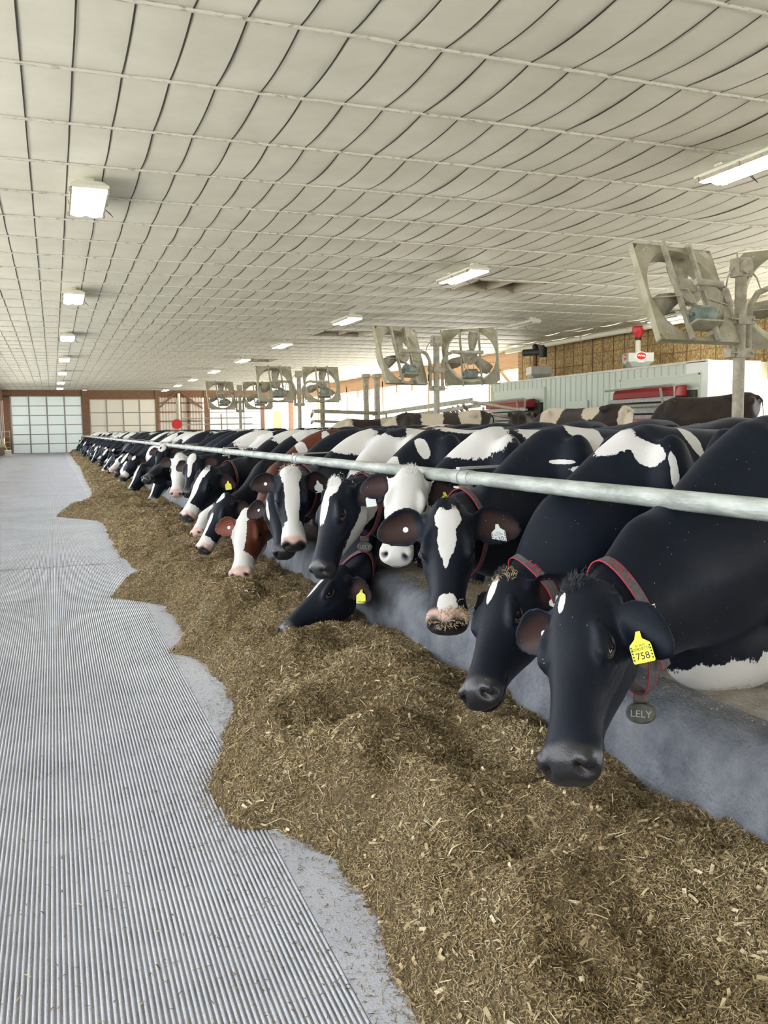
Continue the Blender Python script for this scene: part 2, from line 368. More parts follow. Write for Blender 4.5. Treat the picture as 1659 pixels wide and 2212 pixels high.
# end wall
def door(name, x0, x1, z1, nc, nr, panel, y=68.0):
    mb = MB(); mb.box((x0, y, 0), (x1, y+.05, z1), 0)
    o = mb.build(name, panel); tag(o, kind='structure'); PLOC[o.name] = np.zeros(3)
    f = MB()
    for i in range(nc+1):
        x = x0+(x1-x0)*i/nc; f.box((x-.05, y-.04, 0), (x+.05, y-.003, z1))
    for j in range(nr+1):
        z = z1*j/nr; f.box((x0, y-.03, z-.035), (x1, y-.002, z+.035))
    f.build('door_frame', M['doorframe'], o)
    g = MB()
    for j in range(nr):
        for q in (.33, .66): g.box((x0, y-.012, z1*(j+q)/nr-.01), (x1, y-.004, z1*(j+q)/nr+.01))
    g.build('panel_rib', panel, o); return o
door('door_1', -2.78, 2.08, 4.15, 4, 6, M['doorpanel'])
door('door_2', 2.62, 7.42, 3.92, 4, 4, M['doorpanel2'])
door('door_3', 11.5, 15.6, 3.9, 3, 4, M['brightpanel'])
mb = MB()
mb.box((XL, 68, 4.15), (2.2, 68.15, CZ)); mb.box((XL, 68, 0), (-2.8, 68.15, 4.2)); mb.box((2.1, 67.9, 0), (2.6, 68.15, 4.6)); mb.box((2.5, 68, 3.92), (7.6, 68.15, CZ))
mb.box((7.42, 67.92, 0), (7.66, 68.15, 4.6)); mb.box((11.1, 67.95, 0), (11.5, 68.15, 4.6)); mb.box((7.6, 68.02, 4.05), (XR, 68.15, CZ)); mb.box((15.6, 67.95, 0), (15.9, 68.15, 4.5)); mb.box((17.9, 67.95, 0), (18.3, 68.15, 4.5))
V = []; F = []; xs = np.arange(7.66, 11.1, .115)
for i, x in enumerate(xs):
    yy = 68.06 if i % 2 == 0 else 68.0
    V += [(x, yy, 0), (x, yy, 4.1)]
mb.add(V, [(2*i, 2*i+2, 2*i+3, 2*i+1) for i in range(len(xs)-1)], 1)
for z in (1.5, 2.2, 2.9, 3.6): mb.box((7.66, 67.9, z), (11.1, 67.98, z+.09), 0)
mb.bar((7.7, 67.85, 3.3), (8.9, 67.85, 4.4), .08, .12, 0); mb.bar((11.0, 67.85, 3.2), (9.4, 67.85, 4.4), .08, .12, 0); mb.bar((9.2,67.85,0),(9.2,67.85,4.4), .12,.12,0)
mb.box((9.8, 67.9, 0), (9.95, 68, 4.2), 0); mb.box((15.9, 68.05, 0), (18, 68.1, 1.6), 1)
mb.box((16.6, 68.0, .0), (17.3, 68.1, 3.0), 2)
o = mb.build('wall_back', [M['brown'], M['siding'], M['timber']]); tag(o, kind='structure')

door('door_added', -3.0, 2.0, 4.15, 4, 6, M['doorpanel'], y=-14.2)  # unseen door, added with the end wall to cut daylight from behind
mb = MB(); mb.box((2.0, -14.2, 0), (XR, -14.0, CZ)); mb.box((XL, -14.2, 4.15), (2.0, -14.0, CZ)); mb.box((XL, -14.2, 0), (-3.0, -14, 4.2)); o = mb.build('wall_front_added', M['siding']); tag(o, kind='structure')  # unseen end wall added behind the camera to block frontal light
# right side: open, big raw timber header on posts with knee braces, strand board beside the robots
mb = MB(); mb.box((18.1, 18.0, 3.85), (18.3, 68, 4.45), 0); mb.box((18.1, -14, 3.85), (18.3, 17.0, 4.45), 0); mb.box((18.15, -14, 4.45), (18.3, 68, CZ), 0)
for y in np.arange(34.0, 68, 2.2):
    mb.box((18.1, y-.08, 0), (18.26, y+.08, 4.2) if int((y-34)/2.2) % 3 == 0 else (18.26, y+.08, 3.9), 0) if int((y-34)/2.2) % 3 == 0 else mb.box((18.1, y-.1, 3.45), (18.26, y+.1, 3.9), 0)
for y in (17.2,): 
    mb.box((17.75, y-.18, 0), (18.15, y+.18, CZ), 0); mb.bar((17.95, y-.1, 3.3), (17.95, y-1.6, 4.6), .1, .16, 0)
for y in (10.0, 2.5): mb.box((18.0, y-.12, 0), (18.25, y+.12, CZ), 0)
mb.bar((18.15, 32.2, 3.3), (18.15, 33.4, 4.1), .1, .14, 0)
mb.box((18.2, -14, 0), (18.3, 17, 1.1), 1); mb.box((18.2, 33, 0), (18.3, 68, .9), 1)
o = mb.build('wall_right', [M['timber'], M['outwhite']]); tag(o, kind='structure')
mb = MB(); mb.box((18.05, 17.6, 2.6), (18.12, 31.4, CZ), 0)
for y in np.arange(17.6, 31.4, .61): mb.box((18.035, y-.012, 2.6), (18.05, y+.012, CZ), 1)
for y in (18.82, 21.26, 23.7, 26.14, 28.58): mb.box((18.03, y-.03, 2.6), (18.05, y+.03, CZ), 1)
for z in (3.3, 3.65, 4.0, 4.3): mb.box((18.04, 17.6, z-.012), (18.05, 31.4, z+.012), 1)
o = mb.build('wall_right_board', [M['osb'], M['brown']]); tag(o, kind='structure')

# raised stall bed in the far part of the pen
mb = MB(); mb.box((7.6, 4, 0), (15.2, 60, .30)); o = mb.build('trim_4', M['scurf']); tag(o, kind='structure'); 
# ================================================================== NECK RAIL
def railz(y): return 1.195+.0006*y
ys = [.2, 66.2]; clampY = [3.95+3.24*k for k in range(20)]
mb = MB(); pts = [(1.95, y, railz(y)) for y in np.arange(.2, 65, 1.62)]+[(1.93, 65.4, 1.22), (1.90, 65.9, 1.10), (1.88, 66.2, .8), (1.88, 66.3, 0.0)]
mb.tube(pts, .0345, 18)
for y in clampY: mb.tube([(1.95, y-.10, railz(y)), (1.95, y+.10, railz(y))], .0385, 18)
rail = mb.build('neck_rail', M['greendust']); tag(rail, 'long galvanised pipe rail running over the cows\' necks along the whole alley', 'rail')
M['railpipe'] = noisy('rail_pipe', (.24,.26,.23), (.52,.55,.50), 16, .5, metal=.1, bump=.4, stretch=(1,.3,1), detail=9); rail.data.materials[0] = M['railpipe']
for y in clampY:
    z = railz(y); f = MB()
    f.tube([(1.95+.041*math.cos(a), y, z+.041*math.sin(a)) for a in np.linspace(0, 2*math.pi, 17)], .005, 6)
    f.box((1.91, y-.03, z-.056), (1.99, y+.03, z-.046)); f.bar((1.92, y, z+.045), (2.36, y+.03, z+.05), .035, .012)
    f.tube([(1.985, y, z-.085), (1.985, y, z-.035)], .009, 8)
    f.build('rail_clamp', M['galv'], rail)
for i, y in enumerate(clampY):
    mb = MB(); mb.tube([(2.40, y+.03, 0), (2.40, y+.03, 1.31)], .045, 16); t = mb
    o = t.build('support_post', M['railpipe'], loc=(2.40, y+.03, 0))
    PLOC[o.name] = np.array((2.40, y+.03, 0.0))
    near = i < 1
    tag(o, 'short galvanised post holding the neck rail behind the white-faced cow' if near else 'short galvanised pipe post behind the neck rail among the cows', 'post', None if near else 'posts behind the neck rail')
    MB().tube([(2.40, y+.03, 1.30), (2.40, y+.03, 1.325)], .050, 16).build('post_cap', M['oldgalv'], o)

# ================================================================== LAMPS
def lamp(name, x, y, L, wid, label, group, on=True, near=True):
    t = thing(name, (x, y, CZ-.06), label, 'lamp', group)
    zb = 4.46; h = MB(); hx, hy = wid/2, L/2
    top = [(-hx*.62, -hy*.96), (hx*.62, -hy*.96), (hx*.62, hy*.96), (-hx*.62, hy*.96)]
    mid = [(-hx, -hy), (hx, -hy), (hx, hy), (-hx, hy)]
    V = [(x+a, y+b, zb+.10) for a, b in top]+[(x+a, y+b, zb+.045) for a, b in mid]+[(x+a, y+b, zb) for a, b in mid]
    F = [(0,1,2,3)]+[(i, 4+i, 4+(i+1)%4, (i+1)%4) for i in range(4)]+[(4+i, 8+i, 8+(i+1)%4, 4+(i+1)%4) for i in range(4)]
    h.add(V, [f[::-1] for f in F]); h.build('lamp_housing', M['lampwhite'], t)
    for s in (-1, 1):
        b = MB(); b.box((x-.06, y+s*hy*.7-.07, zb+.10), (x+.06, y+s*hy*.7+.07, CZ-.03)); b.tube([(x-.08, y+s*hy*.7, zb+.13), (x+.08, y+s*hy*.7, zb+.13)], .012, 6)
        b.build('mounting_bracket', M['lampwhite'], t)
    # two scalloped diffuser troughs
    l = MB(); n = 16; V = []
    for yy in (-hy+.03, hy-.03):
        for k in range(n+1):
            u = -1+2*k/n; V.append((x+u*(hx-.02), y+yy, zb-.004-.03*abs(math.sin(u*math.pi))))
    l.add(V, [(k, n+1+k, n+2+k, k+1) for k in range(n)], 0, True)
    l.add(V[:n+1], [tuple(range(n+1))], 0); l.add(V[n+1:], [tuple(range(n+1))[::-1]], 0)
    l.build('lens', M['lens'] if on else M['lensoff'], t, )
    f = MB()
    for s in (-1, 1): f.box((x+s*(hx-.01)-.012, y-hy, zb-.03), (x+s*(hx-.01)+.012, y+hy, zb+.01))
    for s in (-1, 1):
        for q in (-.9, 0, .9): f.box((x+s*hx-.016, y+q*hy-.02, zb-.035), (x+s*hx+.016, y+q*hy+.02, zb+.015))
    f.build('lens_frame', M['oldgalv'], t)
    if near: MB().tube([(x+hx, y+.3, zb), (x+hx+.10, y+.28, zb-.10), (x+hx+.07, y+.32, zb-.05), (x+hx, y+.34, zb+.01)], .005, 6).build('pull_cord', M['black'], t)
    return t
names = ['nearest', 'second nearest', 'third', 'fourth', 'fifth', 'sixth', 'farthest']
for k, y in enumerate((12.2, 20.9, 29.6, 38.2, 46.9, 55.7, 62.6)):
    lamp('ceiling_lamp', .57, y, 1.42, .46, 'lit boxy ceiling lamp over the alley, %s in the left row' % names[k], 'lamps over the feed alley', near=k < 3)
for k, y in enumerate((8.1, 15.8, 23.1, 30.4, 37.3, 44.4, 51.6, 58.2, 64.9)):
    nm = ['at the right edge of the picture above the near fan', 'beside the large dark ceiling opening', 'second one along from the ceiling opening toward the doors', 'third along from the large ceiling opening', 'fourth one along from the large ceiling opening', 'fifth one along from the large ceiling opening', 'sixth one along from the large ceiling opening', 'next to last before the end wall', 'closest to the end wall'][k]
    lamp('ceiling_lamp', 7.8, y, 1.5, .46, 'lit long ceiling lamp %s' % nm, 'lamps over the cow pen', near=k < 4)
lamp('ceiling_lamp', 16.6, 20.4, 1.4, .46, 'lit ceiling lamp near the strand board wall behind the near fan', 'lamps by the side wall')
lamp('ceiling_lamp', 13.2, 22.6, 1.4, .34, 'unlit lamp hanging beside the second fan post near the board wall', 'lamps by the side wall', on=False)

# ================================================================== FANS
def view_axes(p):
    v = np.array([p[0], p[1]])-CAM[:2]; f = N(v); return np.array([f[1], -f[0], 0.0]), np.array([f[0], f[1], 0.0])
def fan(t, c, psi, tau, sgn, S=1.12, detail=True):
    """square belt-drive panel fan; psi turns its panel, tau tilts it"""
    R, Fw = view_axes(c); c = np.array(c, float)
    h = R*math.cos(psi)+Fw*math.sin(psi); n = (R*math.sin(psi)-Fw*math.cos(psi))*sgn
    v = np.array([0,0,-1.0])*math.cos(tau)+n*math.sin(tau); nn = np.cross(h, v)   # v: downwards in the panel
    if nn@Fw > 0: nn = -nn                                                            # nn towards the viewer
    P = lambda a, b, d=0: c+h*a+v*b+nn*d
    s = S/2; r = S*.465; NN = 48; m = MB(); front = []; inner = []; back = []
    for k in range(NN):
        a = 2*math.pi*(k+.5)/NN; ca, sa = math.cos(a), math.sin(a); q = s/max(abs(ca), abs(sa))
        front.append((ca*q, sa*q)); inner.append((ca*r, sa*r))
    for lst in (front, inner):
        pass
    corners = [(s, s), (-s, s), (-s, -s), (s, -s)]
    V = [P(a, b, 0) for a, b in front]+[P(a, b, 0) for a, b in inner]+[P(a*.965, b*.965, -.19) for a, b in inner]
    F = []
    for k in range(NN):
        j = (k+1) % NN; F += [(k, j, NN+j, NN+k), (NN+k, NN+j, 2*NN+j, 2*NN+k)]
    m.add(V, F, 0)
    for k in range(4):
        a, b = corners[k]; a2, b2 = corners[(k+1) % 4]
        m.prism([P(a, b, .004), P(a2, b2, .004), P(a2, b2, -.07), P(a, b, -.07)], (P((a+a2)/2, (b+b2)/2)-c)/np.linalg.norm(P((a+a2)/2, (b+b2)/2)-c)*.006, 0)
    fp = m.build('fan_panel', M['greendust'], t)
    if detail:
        b_ = MB()
        for q in corners:
            for k in range(3): b_.ball(P(q[0]*(.80-.05*k), q[1]*(.86+.03*k), .004), .008, 0, 6, 4)
        b_.build('bolt', M['chrome'], fp)
    m = MB()
    for x in (-S*.15, S*.19): m = MB(); m.bar(P(x, -s*1.04, .04), P(x, s*1.02, .04), .035, .05, 0, up=nn); m.build('strut', M['oldgalv'], t)
    m = MB(); m.bar(P(-S*.15, s*.74, .06), P(S*.19, s*.74, .06), .22, .02, 0, up=v); m.bar(P(-S*.15, s*.55, .03), P(S*.19, s*.55, .03), .03, .03); m.build('motor_shelf', M['oldgalv'], t)
    m = MB(); m.tube([P(-.11, s*.56, .10), P(-.09, s*.56, .10), P(.13, s*.56, .10), P(.15, s*.56, .10)], [.07, .095, .095, .07], 16, 0)
    m.tube([P(-.15, s*.56, .10), P(-.10, s*.56, .10)], .02, 8); m.build('motor', M['motor'], t)
    m = MB(); m.tube([P(0, 0, -.02), P(0, 0, .05)], .15, 24); m.tube([P(0, 0, -.1), P(0, 0, .10)], .04, 12)
    for (a, b) in ((-.17, -.02), (.21, -.02)): m.bar(P(0, 0, .07), P(a, b, .05), .04, .02)
    m.tube([P(-.06, -.02, .08), P(-.02, s*.50, .12)], .008, 6); m.tube([P(.10, .05, .08), P(.07, s*.50, .12)], .008, 6)
    m.build('pulley', M['oldgalv'], t)
    m = MB()
    for k in range(3):
        a = 2*math.pi*k/3+.7; e = h*math.cos(a)+v*math.sin(a); g = -h*math.sin(a)+v*math.cos(a)
        V = []
        for rr, wd, tw in ((.06, .05, .6), (.2, .09, .5), (.36, .12, .38), (.47*S/1.12*1.02, .10, .3)):
            q = g*math.cos(tw)+nn*math.sin(tw)
            V += [c+e*rr-q*wd-nn*.07, c+e*rr+q*wd-nn*.07]
        m.add(V, [(2*i, 2*i+1, 2*i+3, 2*i+2) for i in range(3)], 0, True)
    o = m.build('blade', M['oldgalv'], t); so_ = o.modifiers.new('thick', 'SOLIDIFY'); so_.thickness = .006
    m = MB(); m.bar(P(-s*.95, s*.18, .02), P(-S*.15, s*.14, .07), .03, .012); m.build('brace', M['oldgalv'], t); m = MB(); m.bar(P(s*.95, s*.22, .02), P(S*.19, s*.18, .07), .03, .012); m.build('brace', M['oldgalv'], t)
    return P
def fan_post(x, y, zt, lab, left=(.8, .3, 1), right=(-.24, .3, -1), detail=True, zc_=2.86):
    grp = 'fan posts'
    t = thing('fan_post', (x, y, 0), 'dusty steel post with %s' % lab, 'fan post', grp)
    MB().tube([(x, y, 0), (x, y, zt-.2), (x, y, zt-.06)], [.062, .062, .058], 18).build('post', M['oldgalv'], t)
    m = MB(); m.box((x-.10, y-.07, zt-.16), (x+.10, y+.07, zt+.04)); m.tube([(x, y-.10, zt-.06), (x, y+.1, zt-.06)], .075, 14); m.build('junction_box', M['oldgalv'], t, bevel=.01)
    for z in (zt-.62, zt-.98):
        m = MB(); m.box((x-.085, y-.075, z-.05), (x+.085, y+.075, z+.05))
        for s in (-1, 1): m.box((x+s*.13-.035, y-.05, z-.045), (x+s*.13+.035, y+.05, z+.045)); m.tube([(x+s*.1, y-.08, z), (x+s*.2, y-.08, z)], .012, 6)
        m.build('clamp', M['oldgalv'], t)
    for s, (psi, tau, sg) in ((-1, left), (1, right)):
        R, _ = view_axes((x, y)); c = np.array([x+s*.735, y, zt-.36])
        m = MB(); sx_ = .13*s
        m.tube([(x+sx_, y, zt-1.0), (x+sx_, y, zt-.62), (x+sx_*1.1, y, zt-.45), (x+sx_*1.7, y-.02, zt-.32), (x+sx_*2.6, y-.04, zt-.27), tuple(c-np.array([-R[0]*s*-.30, .27, -.06])), tuple(c-np.array([R[0]*s*-.16, .27, -.07]))], .034, 12)
        m.build('arm', M['oldgalv'], t)
        fan(t, c, psi, tau, sg, detail=detail)
        m = MB(); m.tube([(x+s*.09, y, zt-.05), (x+s*.20, y-.02, zt-.16), (x+s*.24, y-.04, zt-.28), tuple(c+np.array([-s*.28, -.24, .02])), tuple(c+np.array([-s*.24, -.24, -.22])), tuple(c+np.array([-s*.08, -.2, -.34]))], .009, 6); m.build('cable', M['oldgalv'], t)
    return t
fan_post(7.10, 7.52, 3.20, 'a pair of big square fans, nearest the camera at the right', left=(.80, .40, 1), right=(-.1, .35, -1))
fan_post(7.06, 15.45, 3.20, 'two square fans in the middle, left fan turned side-on')
fan_post(7.08, 25.6, 3.20, 'two square fans above the red cow\'s back', left=(.35, .3, 1), right=(.25, .3, 1))
fan_post(6.95, 33.9, 3.20, 'two pale square fans in front of the end wall', left=(.35, .3, 1), right=(.25, .3, 1), detail=False)

# ================================================================== STALL PIPEWORK
def at3(px, py, X): return tuple(at(px, py, X=X))
m = MB(); X = 8.6
for (a, b) in (((1, 16.2, 1.92), (0, 19.6, 1.88)),): pass
gate = thing('stall_gate', (8.9, 19.0, 0), 'tangle of dusty horizontal stall pipes between the fan posts', 'gate')
m.bar((8.3, 16.4, 2.02), (8.9, 24.0, 1.88), .07, .10); m.bar((8.6, 16.6, 1.92), (9.2, 24.2, 1.72), .06, .08); m.tube([(8.2, 16.2, 1.98), (11.5, 20.0, 1.9)], .04, 8)
for k in range(6): m.bar((8.4+.4*k, 17.0+1.1*k, 1.95), (8.9+.5*k, 17.6+1.2*k, 1.72), .05, .05)
m.build('pipe', M['greendust'], gate)
for k in range(5):
    y = 17.2+1.5*k; m = MB(); m.tube([(9.0, y, 1.9), (9.0, y, 1.2), (9.05, y+.1, 1.05), (9.4, y+.2, 1.0), (10.3, y+.2, 1.0), (10.4, y+.2, 1.2), (10.3, y+.2, 1.55), (9.2, y+.1, 1.75)], .03, 8); m.build('loop', M['oldgalv'], gate)
for (px, lab) in ((790, 'left of a pair of capped square posts between the fans'), (814, 'right of a pair of capped square posts between the fans')):
    p = at(px, 808, X=9.3); o = thing('capped_post', (p[0], p[1], 0), lab, 'post', 'capped posts between the fans')
    MB().box((p[0]-.07, p[1]-.07, 0), (p[0]+.07, p[1]+.07, p[2]-.1)).build('shaft', M['oldgalv'], o); MB().box((p[0]-.11, p[1]-.11, p[2]-.12), (p[0]+.11, p[1]+.11, p[2])).build('cap', M['oldgalv'], o, bevel=.02)
p = at(695, 800, X=9.0); o = MB().tube([(p[0], p[1], 0), (p[0], p[1], p[2])], .09, 12).build('stall_post', M['greendust'], loc=(p[0], p[1], 0)); tag(o, 'tall dusty pipe post standing in front of the third fan pair', 'post')
m = MB()
for z in (1.7, 1.95): m.tube([(7.6, 26, z), (9.6, 33, z)], .05, 8)
m.bar((6.6, 22.5, 1.95), (8.8, 23.5, 1.9), .12, .1); m.bar((7.2, 24.5, 1.7), (9.4, 25.6, 1.62), .1, .08)
o = m.build('stall_pipe', M['oldgalv'], loc=(8.3, 28, 1.8)); tag(o, 'long level stall pipes running behind the third fan post', 'pipe')
m = MB()
for x0 in (7.7, 9.3, 10.6):
    m.tube([(x0, 58, 0), (x0, 58, 2.6)], .06, 8)
for z in (1.9, 2.3): m.tube([(7.7, 58, z), (12.5, 57, z)], .04, 8)
o = m.build('stall_rail', M['oldgalv'], loc=(9, 58, 0)); tag(o, 'distant stall rails and uprights near the sided part of the end wall', 'rail')
# red hose reel on a pale pole near the end wall
pt = at(386, 850, Y=52); pb = at(384, 930, Y=52); t = thing('hose_pole', (pt[0], 52, 0), 'pale vertical pole with a red round reel near the far end', 'pole')
MB().tube([(pt[0]-.05, 52, 0), (pt[0], 52, pt[2])], .07, 10).build('pole', M['pvc'], t)
MB().box((pt[0]-.16, 51.95, 1.6), (pt[0]-.02, 52.2, 3.3)).build('bracket', M['oldgalv'], t)
c = at(382, 916, Y=51.9); m = MB(); m.tube([(c[0], 51.75, c[2]), (c[0], 52.05, c[2])], .29, 24); m.build('reel', M['redp'], t)
# gate leaf, broom by the left wall
t = thing('pipe_gate', (-2.75, 62, 0), 'small galvanised pipe gate folded against the far left wall', 'gate')
m = MB()
for z in (.55, .9, 1.25, 1.6): m.tube([(-3.2, 62, z), (-2.72, 62.6, z)], .025, 6)
m.tube([(-3.2, 62, 0), (-3.2, 62, 1.7)], .025, 6); m.tube([(-2.72, 62.6, 0), (-2.72, 62.6, 1.7)], .025, 6); m.build('tube', M['galv'], t)
p = at(18, 985, Z=0.05); q = at(5, 950, Y=p[1]+.3); t = thing('feed_shovel', tuple(p), 'yellow-handled shovel with a white blade leaning on the left wall', 'shovel')
MB().tube([tuple(p+np.array([0,0,.25])), tuple(q)], .035, 8).build('handle', M['yellow'], t); MB().obox(p+np.array([0,0,.15]), (.2,0,0), (0,.03,.02), (0,-.05,.22)).build('blade', M['outwhite'], t, bevel=.01)

# ================================================================== MILKING ROBOT ROOM
RX = 15.9; zR = 3.10
yA = at(1060, 833, X=RX)[1]; yB = at(1530, 775, X=RX)[1]
t = thing('milking_room', (RX, (yA+yB)/2, 0), 'pale green ribbed metal room housing the milking robots by the board wall', 'room')
V = []; ysr = np.sort(np.concatenate([np.arange(yB, yA, .30)+q_ for q_ in (0, .02, .07, .09)]))
def zt_(y): return zR+.0*(y)
for i, y in enumerate(ysr):
    xx = RX-.035*(i % 4 in (1, 2)); V += [(xx, y, 0), (xx, y, zR)]
m = MB(); m.add(V, [(2*i, 2*i+1, 2*i+3, 2*i+2) for i in range(len(ysr)-1)]); m.box((RX+.02, yB, 0), (17.9, yA, zR-.02)); m.build('ribbed_wall', M['ribwhite'], t)
m = MB(); m.box((RX-.05, yB-.06, 0), (17.6, yB, zR)); m.box((RX-.06, yB-.07, 0), (RX+.05, yB+.75, zR-.02)); m.build('end_panel', M['outwhite'], t)
m = MB(); m.box((RX-.06, yB, zR-.04), (RX+.06, yA, zR+.02)); m.build('top_trim', M['white_steel'], t)
def robot(pxL, pyL, pxR, pyR, zt, lab):
    yl = at(pxL, pyL, X=RX-.15)[1]; yr = at(pxR, pyR, X=RX-.15)[1]
    y0, y1 = min(yl, yr), max(yl, yr)
    m = MB(); m.box((RX-.07, y0-.25, zt-.05), (RX-.02, y1+.35, zR-.34)); 
    m.box((RX-.09, y0-.3, zR-.36), (RX-.02, y1+.4, zR-.31)); m.box((RX-.09, y0-.32, 1.0), (RX-.02, y0-.25, zR-.31)); m.box((RX-.09, y1+.35, 1.0), (RX-.02, y1+.42, zR-.31)); m.build('bay_panel', M['ribwhite'], t)
    m = MB(); m.box((RX-.2, y0-.2, 1.0), (RX-.03, y1+.3, zt-.12)); 
    b = m.build('bay_opening', M['darksteel'], t)
    r = thing('milking_robot', (RX-.5, (y0+y1)/2, 0), lab, 'milking robot', 'milking robots')
    m = MB(); prof = [(RX-.62, zt-.28), (RX-.60, zt-.10), (RX-.52, zt-.01), (RX-.25, zt+.02), (RX-.22, zt-.28)]
    m.prism([(x, y0, z) for x, z in prof], (0, y1-y0, 0)); m.build('red_cover', M['red'], r, bevel=.02)
    m = MB(); pth = [(RX-.66, y1+.3, zt-.02), (RX-.66, y0+.1, zt+.03), (RX-.66, y0, zt-.02), (RX-.66, y0-.02, zt-.30), (RX-.66, y1, zt-.32)]
    m.tube(pth, .03, 8); m.bar((RX-.66, y0-.1, zt-.36), (RX-.66, y1+.1, zt-.36), .10, .07); m.build('rim', M['galv'], r)
    m = MB(); m.box((RX-.6, y0+.1, zt-.7), (RX-.25, y1-.1, zt-.45)); m.box((RX-.62, y0+.3, .6), (RX-.3, y1-.2, zt-.75)); m.bar((RX-.7, y0+.5, zt-.05), (RX-.75, y0+.3, zt-.6), .05, .05); m.build('arm_housing', M['galv'], r)
    m = MB(); m.prism([(RX-.7, y0, .9), (RX-.7, y1, .9), (RX-.7, y1, zt-.85), (RX-.7, y0, zt-.85)], (.05, 0, 0)); m.build('side_panel', M['redp'], r)
    m = MB(); yy = y0+(y1-y0)*.9; m.tube([(RX-.9, yy, .3), (RX-.9, yy, zt-.7), (RX-.9, yy-.08, zt-.55), (RX-.9, yy-.2, zt-.5), (RX-.9, y0-.3, zt-.5)], .045, 10); m.tube([(RX-.9, y1+.6, zt-.95), (RX-.9, y0-.3, zt-.95)], .04, 8); m.build('guard_pipe', M['galv'], r)
pA = at(1345, 845, X=RX-.6); pB = at(1070, 870, X=RX-.6)
robot(1352, 858, 1490, 845, pA[2]+.05, 'milking robot with a wide red cover under the nearer hopper')
robot(1072, 885, 1162, 870, pB[2]+.05, 'smaller-looking milking robot with a red cover at the far end of the room')
pl = at(1250, 866, X=RX-.05); MB().box((RX-.07, pl[1]-.5, 1.6), (RX-.03, pl[1]+.5, pl[2])).build('hatch_door', M['ribwhite'], t); 

def hopper(px, py0, py1, wpx, lab, logo):
    X = 16.9; a = at(px, py0, X=X); b = at(px, py1, X=X); wd = .38; c = np.array([X, a[1], 0]); z1, z0 = a[2], b[2]
    t = thing('feed_hopper', (X, a[1], z0), lab, 'hopper', 'feed hoppers above the milking room')
    h = z1-z0; zm = z0+h*.36; R, Fw = view_axes(c); R = N(R*.9+Fw*.25); G = np.array([-R[1], R[0], 0]); 
    def q(i, j, z, s): return c+R*i*s+G*j*s+np.array([0,0,z])
    V = [q(i, j, z1, wd) for i, j in ((-1,-1),(1,-1),(1,1),(-1,1))]+[q(i, j, zm, wd) for i, j in ((-1,-1),(1,-1),(1,1),(-1,1))]+[q(i, j, z0, wd*.62) for i, j in ((-1,-1),(1,-1),(1,1),(-1,1))]
    F = [(0,1,2,3), (11,10,9,8)]+[(4*r+i, 4*r+(i+1)%4, 4*r+4+(i+1)%4, 4*r+4+i)[::-1] for r in (0,1) for i in range(4)]
    m = MB(); m.add(V, F); m.build('bin', M['hopper'], t)
    if logo:
        for (nv, uv) in ((-G, R), (-R, -G)):
            cc = c+nv*(wd+.006)+np.array([0,0,(z1+zm)/2+.03]); m = MB()
            for rr, mi, d in ((1.0, 1, 0), (.86, 0, .003)):
                P = [cc+uv*.17*rr*math.cos(a_)+np.array([0,0,.13*rr*math.sin(a_)])+nv*d for a_ in np.linspace(0, 2*math.pi, 28, endpoint=False)]
                m.add(P, [tuple(range(28))], mi)
            P = lambda u_, v_: cc+uv*u_+np.array([0,0,v_])+nv*.006
            pts = [(-.11,.02),(-.07,.05),(-.03,.02),(.0,.045),(.04,.015),(.08,.03),(.12,.0)]
            for k in range(len(pts)-1): m.add([P(pts[k][0], pts[k][1]-.035), P(pts[k+1][0], pts[k+1][1]-.035), P(*pts[k+1]), P(*pts[k])], [(0,1,2,3)], 1)
            m.add([P(-.09,-.19), P(.09,-.19), P(.09,-.165), P(-.09,-.165)], [(0,1,2,3)], 1)
            m.build('logo', [M['redp'], M['outwhite']], t)
    return t, c, z1
t, c, z1 = hopper(1378, 764, 793, 52, 'silver hopper with red oval emblems and a red funnel above it', True)
MB().tube([(c[0], c[1], z1), (c[0], c[1], z1+.42)], .085, 12).build('drop_tube', M['pvc'], t); MB().tube([(c[0], c[1], z1+.40), (c[0], c[1], z1+.50)], .10, 12).build('coupling', M['black'], t)
MB().tube([(c[0], c[1], z1+.50), (c[0], c[1], z1+.70), (c[0], c[1], z1+.83)], [.10, .19, .17], 14).build('funnel', M['redp'], t)
zauger = z1+.80
t, c2, z2 = hopper(1164, 793, 818, 40, 'plain silver hopper with a dark motor above its brown drop tube', False)
MB().tube([(c2[0]-.1, c2[1]+.1, z2), (c2[0]-.1, c2[1]+.1, z2+.45)], .09, 10).build('drop_tube', M['brown'], t)
m = MB(); m.tube([(c2[0]-.35, c2[1]+.5, z2+.55), (c2[0]+.05, c2[1]-.2, z2+.55)], .13, 14); m.tube([(c2[0]+.05, c2[1]-.2, z2+.35), (c2[0]+.05, c2[1]-.2, z2+.78)], .15, 14); m.ball((c2[0]-.1, c2[1]+.1, z2+.75), .11); m.build('drive_motor', M['black'], t)
m = MB(); m.tube([(17.0, 31.5-1.0, 4.42), (17.0, 16.5, 4.42)], .085, 12)
for y in np.arange(17.5, 30.5, 2.6): m.tube([(17.0, y-.06, 4.42), (17.0, y+.06, 4.42)], .10, 12)
o = m.build('auger_pipe', M['pvc'], loc=(17.0, 24, 4.42)); tag(o, 'cream feed auger pipe running along the top of the strand board wall', 'pipe')
m = MB(); m.box((17.4, 15.9, 2.1), (17.7, 16.5, 2.75)); o = m.build('control_box', M['galv'], loc=(17.5, 16.2, 2.4)); tag(o, 'grey control box beside the timber post at the right edge', 'box')
m = MB(); m.tube([(17.6, 16.7, 0), (17.6, 16.7, 2.9), (17.6, 16.85, 2.98)], .04, 8); o = m.build('conduit', M['pvc'], loc=(17.6, 16.7, 0)); tag(o, 'cream conduit pipe against the timber post at the right edge', 'pipe')
